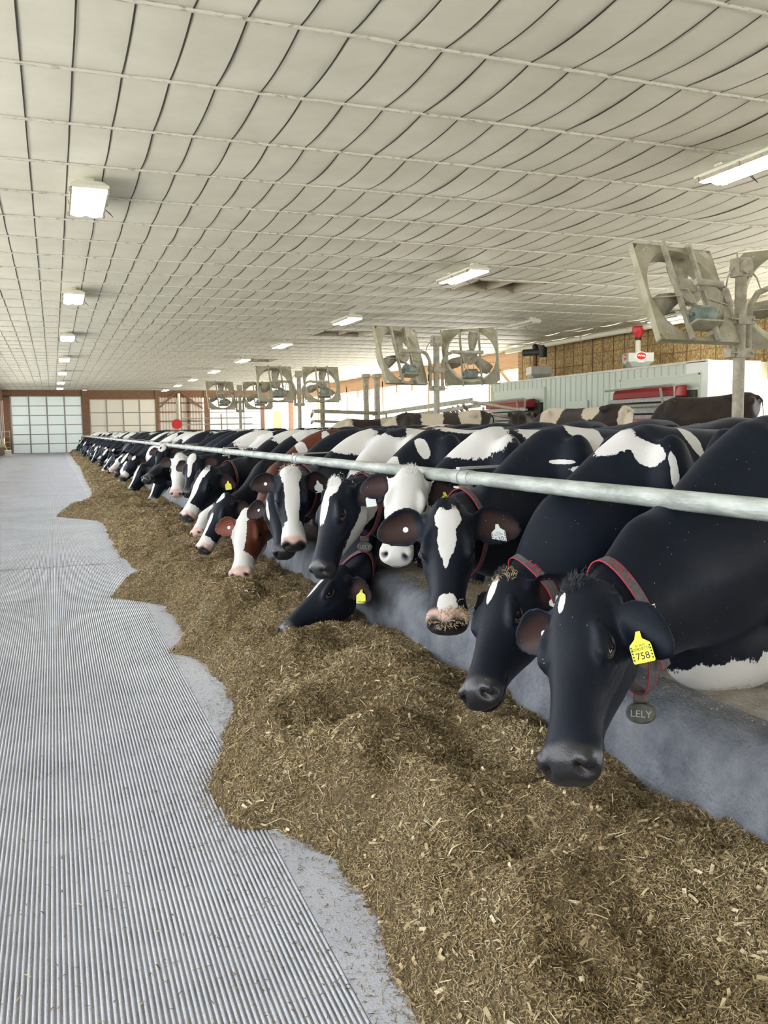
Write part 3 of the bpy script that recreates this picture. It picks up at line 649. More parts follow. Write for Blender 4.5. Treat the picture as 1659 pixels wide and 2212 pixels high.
# ================================================================== COWS
def ring(c, U, V, hh, hw, wt=1., wb=1., n=24, ex=.85):
    out = []
    for k in range(n):
        a = 2*math.pi*k/n; ca, sa = math.cos(a), math.sin(a)
        h = math.copysign(abs(ca)**ex, ca); w_ = math.copysign(abs(sa)**ex, sa)
        f = 1+(wt-1)*max(h, 0)+(wb-1)*max(-h, 0)
        out.append(c+U*(h*hh)+V*(w_*hw*f))
    return out
def loft(mb, rings):
    n = len(rings[0]); V = [p for r in rings for p in r]
    F = [(i*n+k, i*n+(k+1) % n, (i+1)*n+(k+1) % n, (i+1)*n+k) for i in range(len(rings)-1) for k in range(n)]
    F += [tuple(range(n))[::-1], tuple(range((len(rings)-1)*n, len(rings)*n))]
    mb.add(V, F, 0, True)
def remeshed(mb, voxel, smooth):
    me = bpy.data.meshes.new('tmp'); me.from_pydata(mb.v, [], mb.f); me.update()
    bm = bmesh.new(); bm.from_mesh(me); bmesh.ops.recalc_face_normals(bm, faces=bm.faces); bm.to_mesh(me); bm.free()
    o = bpy.data.objects.new('tmp', me); COL.objects.link(o)
    r = o.modifiers.new('r', 'REMESH'); r.mode = 'VOXEL'; r.voxel_size = voxel; r.adaptivity = 0
    s = o.modifiers.new('s', 'SMOOTH'); s.iterations = smooth; s.factor = .5
    dg = bpy.context.evaluated_depsgraph_get(); dg.update(); ev = o.evaluated_get(dg)
    res = bpy.data.meshes.new_from_object(ev); bpy.data.objects.remove(o); bpy.data.meshes.remove(me); return res
def mesh_arrays(me):
    V = np.empty(len(me.vertices)*3); me.vertices.foreach_get('co', V); return V.reshape(-1, 3)
_txt = {}
def text_geo(s):
    if s not in _txt:
        c = bpy.data.curves.new('t', 'FONT'); c.body = s; c.size = 1; c.align_x = 'CENTER'; c.align_y = 'CENTER'; c.resolution_u = 3
        o = bpy.data.objects.new('t', c); COL.objects.link(o); dg = bpy.context.evaluated_depsgraph_get(); dg.update()
        me = bpy.data.meshes.new_from_object(o.evaluated_get(dg)); V = mesh_arrays(me).copy(); F = [tuple(p.vertices) for p in me.polygons]
        bpy.data.objects.remove(o); bpy.data.meshes.remove(me); _txt[s] = (V, F)
    return _txt[s]
def add_text(mb, s, c, ux, uy, size, m=0):
    V, F = text_geo(s); mb.add([np.array(c)+ux*(v[0]*size)+uy*(v[1]*size) for v in V], F, m)

def ear_surface(base, e, f, k, Lr=.215, wid=.068):
    """leaf shaped cupped ear. returns function (u, v) -> point ; e: length direction, f: concave side"""
    e = N(e); f = N(f-e*(f@e)); g = np.cross(e, f)
    def w_(u): return k*(.020+wid*math.sin(math.pi*min(1, u**.85))**.8*(1-.25*u)) if u < .999 else k*.006
    def P(u, v, off=0):
        w1 = w_(u); cup = w1*.62*(1-.35*u)
        return base+e*(u*Lr*k)+g*(v*w1)+f*(cup*(v*v)-cup*.6+off)-f*(.02*k*math.sin(u*1.6))
    return P, e, f, g

def make_cow(sp):
    vox = sp.get('vox', .012); sc = sp.get('scale', 1.03); mt = M[sp.get('coat', 'coat')]
    dl = math.radians(sp.get('dir', 8)); d = np.array([math.cos(dl), math.sin(dl), 0]); l = np.array([-d[1], d[0], 0]); Z = np.array([0, 0, 1.])
    W = np.array([sp['W'][0], sp['W'][1], sp.get('z0', 0.0)])
    L = sp.get('L', .55); k = L/.55
    if 'P3' in sp: Pp, Mz = np.array(sp['P3'], float), np.array(sp['M3'], float)
    else:
        Mz = at(*sp['M'], X=sp['MX']); dd = at(*sp['P'], Z=-3.0)-CAM if sp['P'][1] > 930 else at(*sp['P'], Y=40.0)-CAM
        dd = N(dd); wv = Mz-CAM; b_ = wv@dd; disc = L*L-(wv@wv-b_*b_); Pp = CAM+dd*(b_+sp.get('side', 1)*math.sqrt(max(disc, 0)))
    a = N(Mz-Pp); toC = N(CAM-Pp) if 'ndir' not in sp else N(sp['ndir']); Cp = N(toC-a*(toC@a)); ph = math.radians(sp.get('phi', 0))
    n = Cp*math.cos(ph)+np.cross(a, Cp)*math.sin(ph); s = np.cross(n, a)      # s>0: the cow's left
    H = lambda t, nn, ss: Pp+(a*t+n*nn+s*ss)*k
    BB = lambda b, ll, z: W+(d*b+l*ll)*sc+Z*z*sc
    body = MB()
    T = [(-.20,.98,.17,.10),(-.13,1.0,.29,.17),(-.02,1.03,.36,.225),(.12,1.035,.385,.25),(.32,1.0,.395,.29),(.6,.985,.40,.345),(.88,.995,.40,.355),(1.12,1.04,.375,.31),(1.32,1.12,.33,.29),(1.5,1.17,.27,.24),(1.62,1.20,.18,.16)]
    loft(body, [ring(BB(b, 0, zc), Z*1., l*1., hh*sc, hw*sc, .62 if b > .2 else .5, .8, 28, .92) for b, zc, hh, hw in T])
    ax = np.array([d, l, Z])
    body.ball(BB(.10, .17, 1.08), (.13*sc,.09*sc,.30*sc), ax=ax); body.ball(BB(.10, -.17, 1.08), (.13*sc,.09*sc,.30*sc), ax=ax)
    if sp.get('dewlap'): dw = sp['dewlap']; body.ball(BB(dw[0], 0, dw[1]), (dw[2]*sc, dw[3]*sc, dw[4]*sc), ax=ax)
    for q in (-1, 1):
        body.ball(BB(1.30, .22*q, 1.36), (.11*sc,.06*sc,.06*sc), ax=ax); body.ball(BB(1.60, .12*q, 1.30), .06*sc)
        body.ball(BB(1.28, .2*q, .95), (.21*sc,.11*sc,.26*sc), ax=ax)
        fl = q*.16; lb = sp.get('legb', 0)
        body.tube([BB(.10+lb*.5, fl, .95), BB(.12+lb*.8, fl, .70), BB(.08+lb, fl, .42), BB(.075+lb, fl, .36), BB(.085+lb, fl, .14), BB(.05+lb, fl, .07)], [.12*sc, .085*sc, .052*sc, .045*sc, .036*sc, .05*sc], 14)
        body.tube([BB(.06+lb, fl, .09), BB(.04+lb, fl, .0)], [.052, .064], 14)
        hl = q*.20
        body.tube([BB(1.30, hl, .85), BB(1.30, hl, .72), BB(1.50, hl, .50), BB(1.51, hl, .44), BB(1.46, hl, .14), BB(1.43, hl, .07)], [.16*sc, .12*sc, .062*sc, .05*sc, .038*sc, .052*sc], 14)
        body.tube([BB(1.43, hl, .09), BB(1.41, hl, .0)], [.054, .064], 14)
    body.ball(BB(1.18, 0, .62), (.20*sc,.15*sc,.16*sc), ax=ax)
    body.tube([BB(1.62, 0, 1.38), BB(1.71, 0, 1.30), BB(1.74, 0, 1.0), BB(1.72, 0, .70), BB(1.72, 0, .58)], [.04, .028, .02, .022, .05], 10)
    # neck: bezier from the shoulders to the back of the skull
    hk = H(.055, -.125, 0); N0 = BB(.10, 0, 1.06); D0 = np.linalg.norm(hk-N0); dr = N(hk-N0)
    Tn = N(dr+.55*(n+.15*a)); B1 = N0-d*(.42*D0)+Z*sp.get('neckz', -.02); B2 = hk-Tn*(.30*D0); NK = []; nn_ = 15
    Uend = N(-a+.25*n)
    for i in range(nn_):
        u = i/(nn_-1); c = (1-u)**3*N0+3*(1-u)**2*u*B1+3*(1-u)*u*u*B2+u**3*hk
        tg = N(3*(1-u)**2*(B1-N0)+6*(1-u)*u*(B2-B1)+3*u*u*(hk-B2))
        U = Z*(1-u**1.3)+Uend*u**1.3; U = N(U-tg*(U@tg)); Vv = np.cross(tg, U)
        hh = (.37*(1-u)**1.15+.135*u+.03*math.sin(math.pi*u))*(.5+.5*sc); hw = (.235*(1-u)**1.2+.085*u+.02*math.sin(math.pi*u))*(.5+.5*sc)
        if sp.get('railfix', 1):
            g = math.exp(-((c[0]-1.92)/.30)**2); top = c[2]+hh*abs(U[2]); ex = top-1.15
            if ex > 0: c = c-Z*(ex*g*.6); hh = hh-ex*g*.22
        NK.append((c, U, Vv, hh, hw, tg))
    loft(body, [ring(c, U, Vv, hh, hw, .72, .78, 24, .95) for c, U, Vv, hh, hw, tg in NK])
    bm_ = remeshed(body, max(.022, vox), 9)
    full = MB(); full.add(mesh_arrays(bm_), [tuple(p.vertices) for p in bm_.polygons], 0); bpy.data.meshes.remove(bm_)
    # head
    HS = [(-.055,-.040,-.13,.050,.062,.045),(-.03,-.008,-.18,.070,.088,.06),(.03,.014,-.225,.092,.104,.072),(.09,.016,-.262,.106,.115,.082),(.15,.014,-.282,.111,.121,.082),(.20,.009,-.280,.107,.119,.078),
          (.26,.002,-.254,.089,.106,.067),(.33,-.003,-.216,.069,.087,.056),(.40,-.007,-.182,.061,.077,.050),(.455,-.008,-.165,.065,.084,.053),(.50,-.012,-.158,.074,.094,.060),(.535,-.020,-.152,.074,.092,.058),(.556,-.038,-.140,.062,.078,.048),(.566,-.060,-.122,.040,.052,.034)]
    hd = MB(); loft(hd, [ring(H(t, (tp+bt)/2, 0), n, s, (tp-bt)/2*k, wm*k, wt/wm, wb/wm, 28, .80) for t, tp, bt, wt, wm, wb in HS])
    A3 = np.array([a, n, s])
    hd.ball(H(-.012, -.02, 0), (.045*k, .03*k, .06*k), ax=A3)
    EY = (.195, -.048)
    for q in (-1, 1):
        hd.ball(H(EY[0]-.006, EY[1]+.006, .088*q), (.046*k, .036*k, .032*k), ax=A3)
        hd.ball(H(.14, -.180, .058*q), (.10*k, .088*k, .046*k), ax=A3)
        hd.tube([H(.22, -.085, .092*q), H(.29, -.085, .077*q), H(.34, -.085, .062*q)], [.024*k, .018*k, .012*k], 10)
        hd.ball(H(.515, -.052, .062*q), (.034*k, .030*k, .028*k), ax=A3); hd.ball(H(.475, -.085, .066*q), (.05*k, .035*k, .022*k), ax=A3)
        hd.tube([H(.12, -.01, .075*q), H(.17, -.018, .094*q), H(.225, -.03, .098*q), H(.25, -.05, .092*q)], [.012*k, .020*k, .018*k, .008*k], 10)
        hd.tube([H(.03, -.075, .07*q), H(.03, -.08, .115*q)], [.04*k, .026*k], 12)
    hd.ball(H(.485, -.143, 0), (.05*k, .028*k, .052*k), ax=A3)
    EARS = {}
    for q in (-1, 1):
        ed = sp.get('earR' if q < 0 else 'earL', (.02, -.28, .93))     # (a, n, outward)
        e = N(a*ed[0]+n*ed[1]+s*q*ed[2]-Z*.08); fv = sp.get('efR' if q < 0 else 'efL', (.45, .85, 0)); f = a*fv[0]+n*fv[1]+s*q*fv[2]
        base = H(sp.get('eart', .03), -.078, .098*q); P, e, f, g = ear_surface(base, e, f, k*sp.get('earscale', 1.0)); th = max(.016, vox*1.5)/2
        nu, nv = 12, 9; V = []
        for off in (th, -th):
            for i in range(nu):
                for j in range(nv): V.append(P(i/(nu-1), -1+2*j/(nv-1), off))
        F = []; K_ = nu*nv
        for i in range(nu-1):
            for j in range(nv-1):
                q0 = i*nv+j; F += [(q0, q0+1, q0+nv+1, q0+nv), (K_+q0, K_+q0+nv, K_+q0+nv+1, K_+q0+1)]
        edge = [j for j in range(nv)]+[i*nv+nv-1 for i in range(1, nu)]+[(nu-1)*nv+j for j in range(nv-2, -1, -1)]+[i*nv for i in range(nu-2, 0, -1)]
        F += [(edge[i], K_+edge[i], K_+edge[(i+1) % len(edge)], edge[(i+1) % len(edge)]) for i in range(len(edge))]
        hd.add(V, F, 0, True); EARS[q] = (P, e, f, g, base)
    hm = remeshed(hd, min(vox, .009), 3)
    full.add(mesh_arrays(hm), [tuple(p.vertices) for p in hm.polygons], 0); bpy.data.meshes.remove(hm)
    me = remeshed(full, vox, 3 if vox > .009 else 4)
    V = mesh_arrays(me).copy(); R = V-Pp; t_ = R@a/k; n_ = R@n/k; s_ = R@s/k
    nost = np.zeros(len(V))
    for q in (-1, 1):   # carve eye sockets, nostrils
        c = np.array([.545, -.056, .058*q]); un = (n_-c[1])*.80-(s_*q-c[2]*q)*.6; us = (n_-c[1])*.6+(s_*q-c[2]*q)*.80; dd_ = np.sqrt(((t_-c[0])*.6)**2+(un*.62)**2+(us*1.25)**2); g = np.exp(-(dd_/.0145)**2)
        V -= (a*.8+s*q*.45)[None]*(g*.030*k)[:, None]; nost = np.maximum(nost, np.clip(1.8-dd_/.0115, 0, 1))
        c = np.array([EY[0], EY[1]-.003, .115*q]); dd_ = np.sqrt(((t_-c[0])*.75)**2+(n_-c[1])**2+(s_-c[2])**2); g = np.exp(-(dd_/.016)**2)
        V -= (s*q)[None]*(g*.008*k)[:, None]
        # crease under the eye and along the cheek
        cr = np.exp(-((n_+.108-.25*(t_-.25))/.010)**2)*np.exp(-((t_-.27)/.06)**2)*(s_*q > .03); V -= (s*q)[None]*(cr*.004*k)[:, None]
    mo = np.exp(-((n_+.122+.10*(t_-.55))/.007)**2)*np.clip((t_-.42)/.03, 0, 1)*np.clip((.60-t_)/.03, 0, 1)*(np.abs(n_) < .2); V -= (a*.6)[None]*(mo*.016*k*(t_ > .53))[:, None]+s[None]*(np.sign(s_)*mo*.009*k)[:, None]; nost = np.maximum(nost, mo*.8)
    # coat fields
    Bv = (V-W); bb = Bv@d/sc; bl = Bv@l/sc; bz = Bv[:, 2]/sc
    white = np.full(len(V), float(sp.get('base', -1)))
    bx = np.maximum(np.maximum(-.05-t_, t_-.62), 0); by = np.maximum(np.maximum(n_-.12, -.235-n_), 0); bs = np.maximum(np.abs(s_)-.13, 0)
    wh = np.clip(1-np.sqrt(bx**2+by**2+bs**2)/.05, 0, 1)
    rg = np.random.default_rng(sp.get('seed', 1))
    for i in range(sp.get('blobs', 7)):
        c = (rg.uniform(-.1, 1.7), rg.choice((-1, 1))*rg.uniform(.0, .3), rg.uniform(.7, 1.45)); r = (rg.uniform(.12, .34), rg.uniform(.2, .35), rg.uniform(.14, .38))
        if sp.get('blobs', 7) == 0: break
        dd_ = np.sqrt(((bb-c[0])/r[0])**2+((bl-c[1])/r[1])**2+((bz-c[2])/r[2])**2); val = (1-dd_)*1.2
        white = np.maximum(white, np.clip(val, -1, 1)) if sp.get('base', -1) < 0 else np.minimum(white, np.clip(-val, -1, 1))
    white = np.maximum(white, np.where((bz < .7) & (bb > -.12), np.clip((.42-bz)*6, -1, 1), -1))
    hb = sp.get('hb'); 
    if hb is not None: white = white*(1-wh)+hb*wh
    for spc, c, r, sg in sp.get('patch', []):
        X_ = (t_, n_, s_) if spc == 'h' else (bb, bl, bz) if spc == 'b' else (V[:, 0], V[:, 1], V[:, 2])
        dd_ = np.sqrt(sum(((X_[i]-c[i])/r[i])**2 for i in range(3))); val = np.clip((1-dd_)*min(1.6, .25+sorted(r)[1]/.055*.9), -1.2, 1.2)
        white = np.maximum(white, val) if sg > 0 else np.minimum(white, -val)
    inner = np.zeros(len(V)); earm = np.zeros(len(V), bool)
    for q, (P, e, f, g, base) in EARS.items():
        rr = V-base; ue = rr@e/((.215*k*sp.get('earscale', 1.0))); ve = rr@g; fe = rr@f
        m_ = (ue > .12) & (ue < 1.03) & (np.abs(ve) < .085*k) & (np.abs(fe) < .075*k); earm |= m_
        w1 = k*sp.get('earscale', 1.0)*(.020+.068*np.sin(np.pi*np.clip(ue, 0, 1)**.85)**.8*(1-.25*ue)); vn = ve/np.maximum(w1, .01); cup = w1*.62*(1-.35*ue)
        mid = cup*vn*vn-cup*.6-.02*k*np.sin(ue*1.6)
        inner = np.maximum(inner, m_*np.clip((fe-mid)/.003, 0, 1)*np.clip((.8-np.abs(vn))/.3, 0, 1)*np.clip((.95-ue)/.15, 0, 1)*np.clip((ue-.15)/.1, 0, 1))
    if sp.get('eardark', True) and not sp.get('earwhite'): white = np.where(earm, -1, white)
    pad = np.clip((t_-sp.get('pad0', .478)-.10*np.clip(-n_-.06, 0, 1)+.003*np.sin(s_*70))/.02, 0, 1)*np.clip((.62-t_)/.02, 0, 1)*np.clip((n_+.145)/.03, 0, 1)*(np.abs(s_) < .12)
    if sp.get('lips'): pad = np.maximum(pad, np.clip((t_-.43)/.02, 0, 1)*(np.abs(s_) < .12)*(n_ > -.22))
    pink = np.full(len(V), float(sp.get('pink', 0)))
    if sp.get('pinkmix'): pink = np.clip(pink*np.clip((.535-t_)/.02+.6*np.sin(s_*60+2), 0, 1), 0, 1)
    org = W.copy(); org[2] = sp.get('z0', 0.0)
    me.vertices.foreach_set('co', (V-org).ravel())
    for nm, arr in (('white', white), ('inner', inner), ('pad', pad), ('pink', pink), ('nostril', nost)):
        at_ = me.attributes.new(nm, 'FLOAT', 'POINT'); at_.data.foreach_set('value', arr.astype(np.float32))
    me.polygons.foreach_set('use_smooth', [True]*len(me.polygons)); me.materials.clear(); me.materials.append(mt); me.name = 'cow'; me.update()
    cow = bpy.data.objects.new('cow', me); COL.objects.link(cow); cow.location = org; PLOC[cow.name] = org
    tag(cow, sp['label'], 'cow', sp.get('group'))
    if sp.get('plain'): return cow
    for q in (-1, 1):
        m = MB(); c = H(EY[0], EY[1]-.003, .1000*q); ex_ = N(s*q*.92+n*.30); up = N(-a-ex_*(-a@ex_)); sd_ = np.cross(up, ex_)
        m.ball(c, .0200*k, 0, 18, 12)
        if vox < .012:
            fw = sd_ if (sd_@a) else sd_
            for rr, mi, zz in ((.0255, 2, .0085), (.0300, 2, .0035)): 
                m.tube([c+ex_*(zz*k)+(a*math.cos(p)*1.15+np.cross(a, ex_)*math.sin(p)*.62)*rr*k for p in np.linspace(0, 2*math.pi, 25)], .0050*k, 8, mi, False)
            (m.ball(c+N(a*.85-n*.1+ex_*.05)*(.0016*k), .0188*k, 1, 16, 10) if 'dewlap' in sp else None)
        m.build('eye', [M['eye'], M['sclera'], M['lid']], cow)
    tf = sp.get('tuft')
    if tf:
        m = MB(); rt = np.random.default_rng(5)
        for i in range(420):
            tt, ss, nnn = rt.normal(-.012, .028), rt.normal(0, .034), 0
            p = H(tt, .004-3.2*ss*ss*4-(tt+.0)**2*6+.012, ss); dv = N(n*.35+a*rt.normal(.05, .5)+s*(ss*12+rt.normal(0, .35))-Z*.1+Z*.35); ln = rt.uniform(.008, .020)*k
            wv = N(np.cross(dv, n+.3*s))*.0013; q_ = p+dv*ln; m.add([p-wv, p+wv, q_], [(0,1,2)], 0)
        m.build('forelock', M[tf], cow)
    for cc_, num in sp.get('crumbs', []):
        m = MB(); rt = np.random.default_rng(8)
        for i in range(num):
            th_ = rt.uniform(0, 2*math.pi); p = H(cc_[0]+rt.normal(0, .022), cc_[1], cc_[2]+rt.normal(0, .03))
            kd = V[np.argmin(((V-p)**2).sum(1))]; dv = N(rt.normal(0, 1, 3)); wv = N(np.cross(dv, N(CAM-p)))*.0011; kd = kd+N(CAM-p)*rt.uniform(.001, .008); ln = rt.uniform(.005, .015)
            m.add([kd-dv*ln-wv, kd-dv*ln+wv, kd+dv*ln+wv, kd+dv*ln-wv], [(0,1,2,3)])
        m.build('feed_crumbs', M['straw'], cow)
    for eq, colr, lines in sp.get('tags', []):
        P, e, f, g, base = EARS[eq]; p0 = P(.52, 0, .006); fn = N(f); 
        if fn@(CAM-p0) < 0: fn = -fn; p0 = P(.52, 0, -.006)
        fn = N(fn+.5*N(CAM-p0)); dn = N(-Z+e*sp.get('tilt', .15)); dn = N(dn-fn*(dn@fn)); rt = np.cross(dn, fn)*1.0; z_ = k*1.0
        pts = [(-.006,-.012),(.006,-.012),(.011,.008),(.029,.022),(.031,.030),(.031,.070),(.028,.074),(-.028,.074),(-.031,.070),(-.031,.030),(-.029,.022),(-.011,.008)]
        G_ = lambda x, y, o_=0: p0+(-rt*x+dn*y)*z_+fn*((.024 if y > 0 else .010)*k+o_)
        m = MB(); m.prism([G_(x, y) for x, y in pts], fn*.002); tg_ = m.build('ear_tag', M['tagy'] if colr == 'y' else M['tagw'], cow)
        if lines:
            m = MB(); ux = -rt; 
            for tx, yy, sz in lines: add_text(m, tx, G_(0, yy, .0026), ux, -dn, sz*z_)
            if vox < .012:
                for yy in (.030, .038, .046, .055, .064):
                    for xx in (-.0265, .0265): m.add([G_(xx-.0022, yy-.0025, .0026), G_(xx+.0022, yy-.0028, .0026), G_(xx+.0018, yy+.0025, .0026), G_(xx-.002, yy+.001, .0026)], [(0,1,2,3)])
            m.build('tag_writing', M['ink'], tg_)
    for eq in sp.get('button', []):
        P, e, f, g, base = EARS[eq]; p0 = P(.42, -.1, .004); m = MB(); m.tube([p0, p0+f*.008], .0125*k, 14); m.build('ear_button', M['tagw'], cow)
    co = sp.get('collar')
    if co:
        i0 = co.get('u', .80)*(nn_-1); i = int(i0); fr = i0-i; A, B = NK[i], NK[min(i+1, nn_-1)]
        c, U, Vv, hh, hw, tg = [A[j]*(1-fr)+B[j]*fr for j in range(6)]; U = N(U); Vv = N(Vv); tg = N(tg)
        n2 = 56; rows = [(-.024, 0), (-.0205, 1), (.0205, 1), (.024, 0)]; gr = co.get('grow', 1.07)
        def rp(ang, off, ext=0):
            h = math.copysign(abs(math.cos(ang))**.95, math.cos(ang)); w2 = math.copysign(abs(math.sin(ang))**.95, math.sin(ang))
            f_ = 1+(.72-1)*max(h, 0)+(.78-1)*max(-h, 0); tilt = .18*h
            return c+U*(h*(hh*gr*(1+co.get('sag', .10)*max(0, -h))+ext))+Vv*(w2*(hw*gr*f_+ext))+tg*(off-tilt*.1)
        m = MB(); Vb = []
        for kk in range(n2):
            an = 2*math.pi*kk/n2
            for off, _ in rows: Vb.append(rp(an, off))
        F0 = []
        for kk in range(n2):
            for r_ in range(3): F0.append((kk*4+r_, kk*4+r_+1, ((kk+1) % n2)*4+r_+1, ((kk+1) % n2)*4+r_))
        b0 = len(m.v); m.add(Vb, F0, 0, True); m.m = [0 if (ii % 3) == 1 else 1 for ii in range(len(F0))]
        cl = m.build('collar', [M['strap'], M['strapred']], cow); sl = cl.modifiers.new('thick', 'SOLIDIFY'); sl.thickness = .004; sl.offset = 1
        # angle that faces the camera
        best = max(np.linspace(0, 2*math.pi, 90), key=lambda q_: (N(rp(q_, 0)-c)@(N(CAM-c)+np.array([0,0,co.get('up', .5)]))))
        if co.get('text', 1) and vox < .016:
            Vt, Ft = text_geo('LELY'); m = MB(); rad = hw*gr*1.1; sgn = co.get('flip', 1)
            m.add([rp(best+co.get('da', 0)+sgn*v[0]*.040/rad, v[1]*.036*sgn, .0058) for v in Vt], Ft); m.build('collar_lettering', M['strapred'], cl)
            m = MB(); be = best+co.get('db', -.55)
            pp_ = [rp(be+x_, o_, .008) for x_, o_ in ((-.07,-.030),(.07,-.030),(.07,.030),(-.07,.030),(-.07,-.030))]
            m.tube(pp_, .004, 8); m.build('buckle', M['chrome'], cl)
            if co.get('tail'):
                m = MB(); q0 = rp(be, 0, .008); outw = N(q0-c); tv = N(np.cross(tg, outw))*sgn
                dv = N(tv*.7-Z*.9-d*0+tg*-.35); wv = N(np.cross(dv, outw))*.022; pl_ = [q0+dv*x_+outw*(.004+.03*x_) for x_ in (0, .07, .14, .19)]
                Vx = []
                for p in pl_: Vx += [p-wv, p-wv*.85, p+wv*.85, p+wv]
                m.add(Vx, [(4*i_+j_, 4*i_+j_+1, 4*i_+j_+5, 4*i_+j_+4) for i_ in range(3) for j_ in range(3)], 0)
                m.m = [0 if (ii % 3) == 1 else 1 for ii in range(9)]
                st_ = m.build('strap_end', [M['strap'], M['strapred']], cl); sl = st_.modifiers.new('t', 'SOLIDIFY'); sl.thickness = .004
        if co.get('pend', 1):
            bt = rp(math.pi, 0) if True else None; low = min((rp(q_, 0) for q_ in np.linspace(0, 2*math.pi, 60)), key=lambda p: p[2])
            nr = N(N(CAM-low)*np.array([1,1,.25])); rt = N(np.cross(nr, Z)); uz = np.cross(rt, nr); cc = low-Z*.050*k
            m = MB(); V1 = []
            out = [cc+rt*.047*math.cos(q_)+uz*.033*math.sin(q_)-uz*.012 for q_ in np.linspace(0, 2*math.pi, 28, endpoint=False)]
            m.prism([p-nr*.018 for p in out], nr*.036); m.obox(low-Z*.012, rt*.026, nr*.012, uz*.018)
            pe = m.build('transponder', M['bronze'], cl, bevel=.006)
            m = MB(); add_text(m, 'LELY', cc-uz*.012+nr*.0192, -rt if (np.cross(-rt, uz)@nr) > 0 else rt, uz, .032); m.build('transponder_lettering', M['letter'], pe)
    return cow

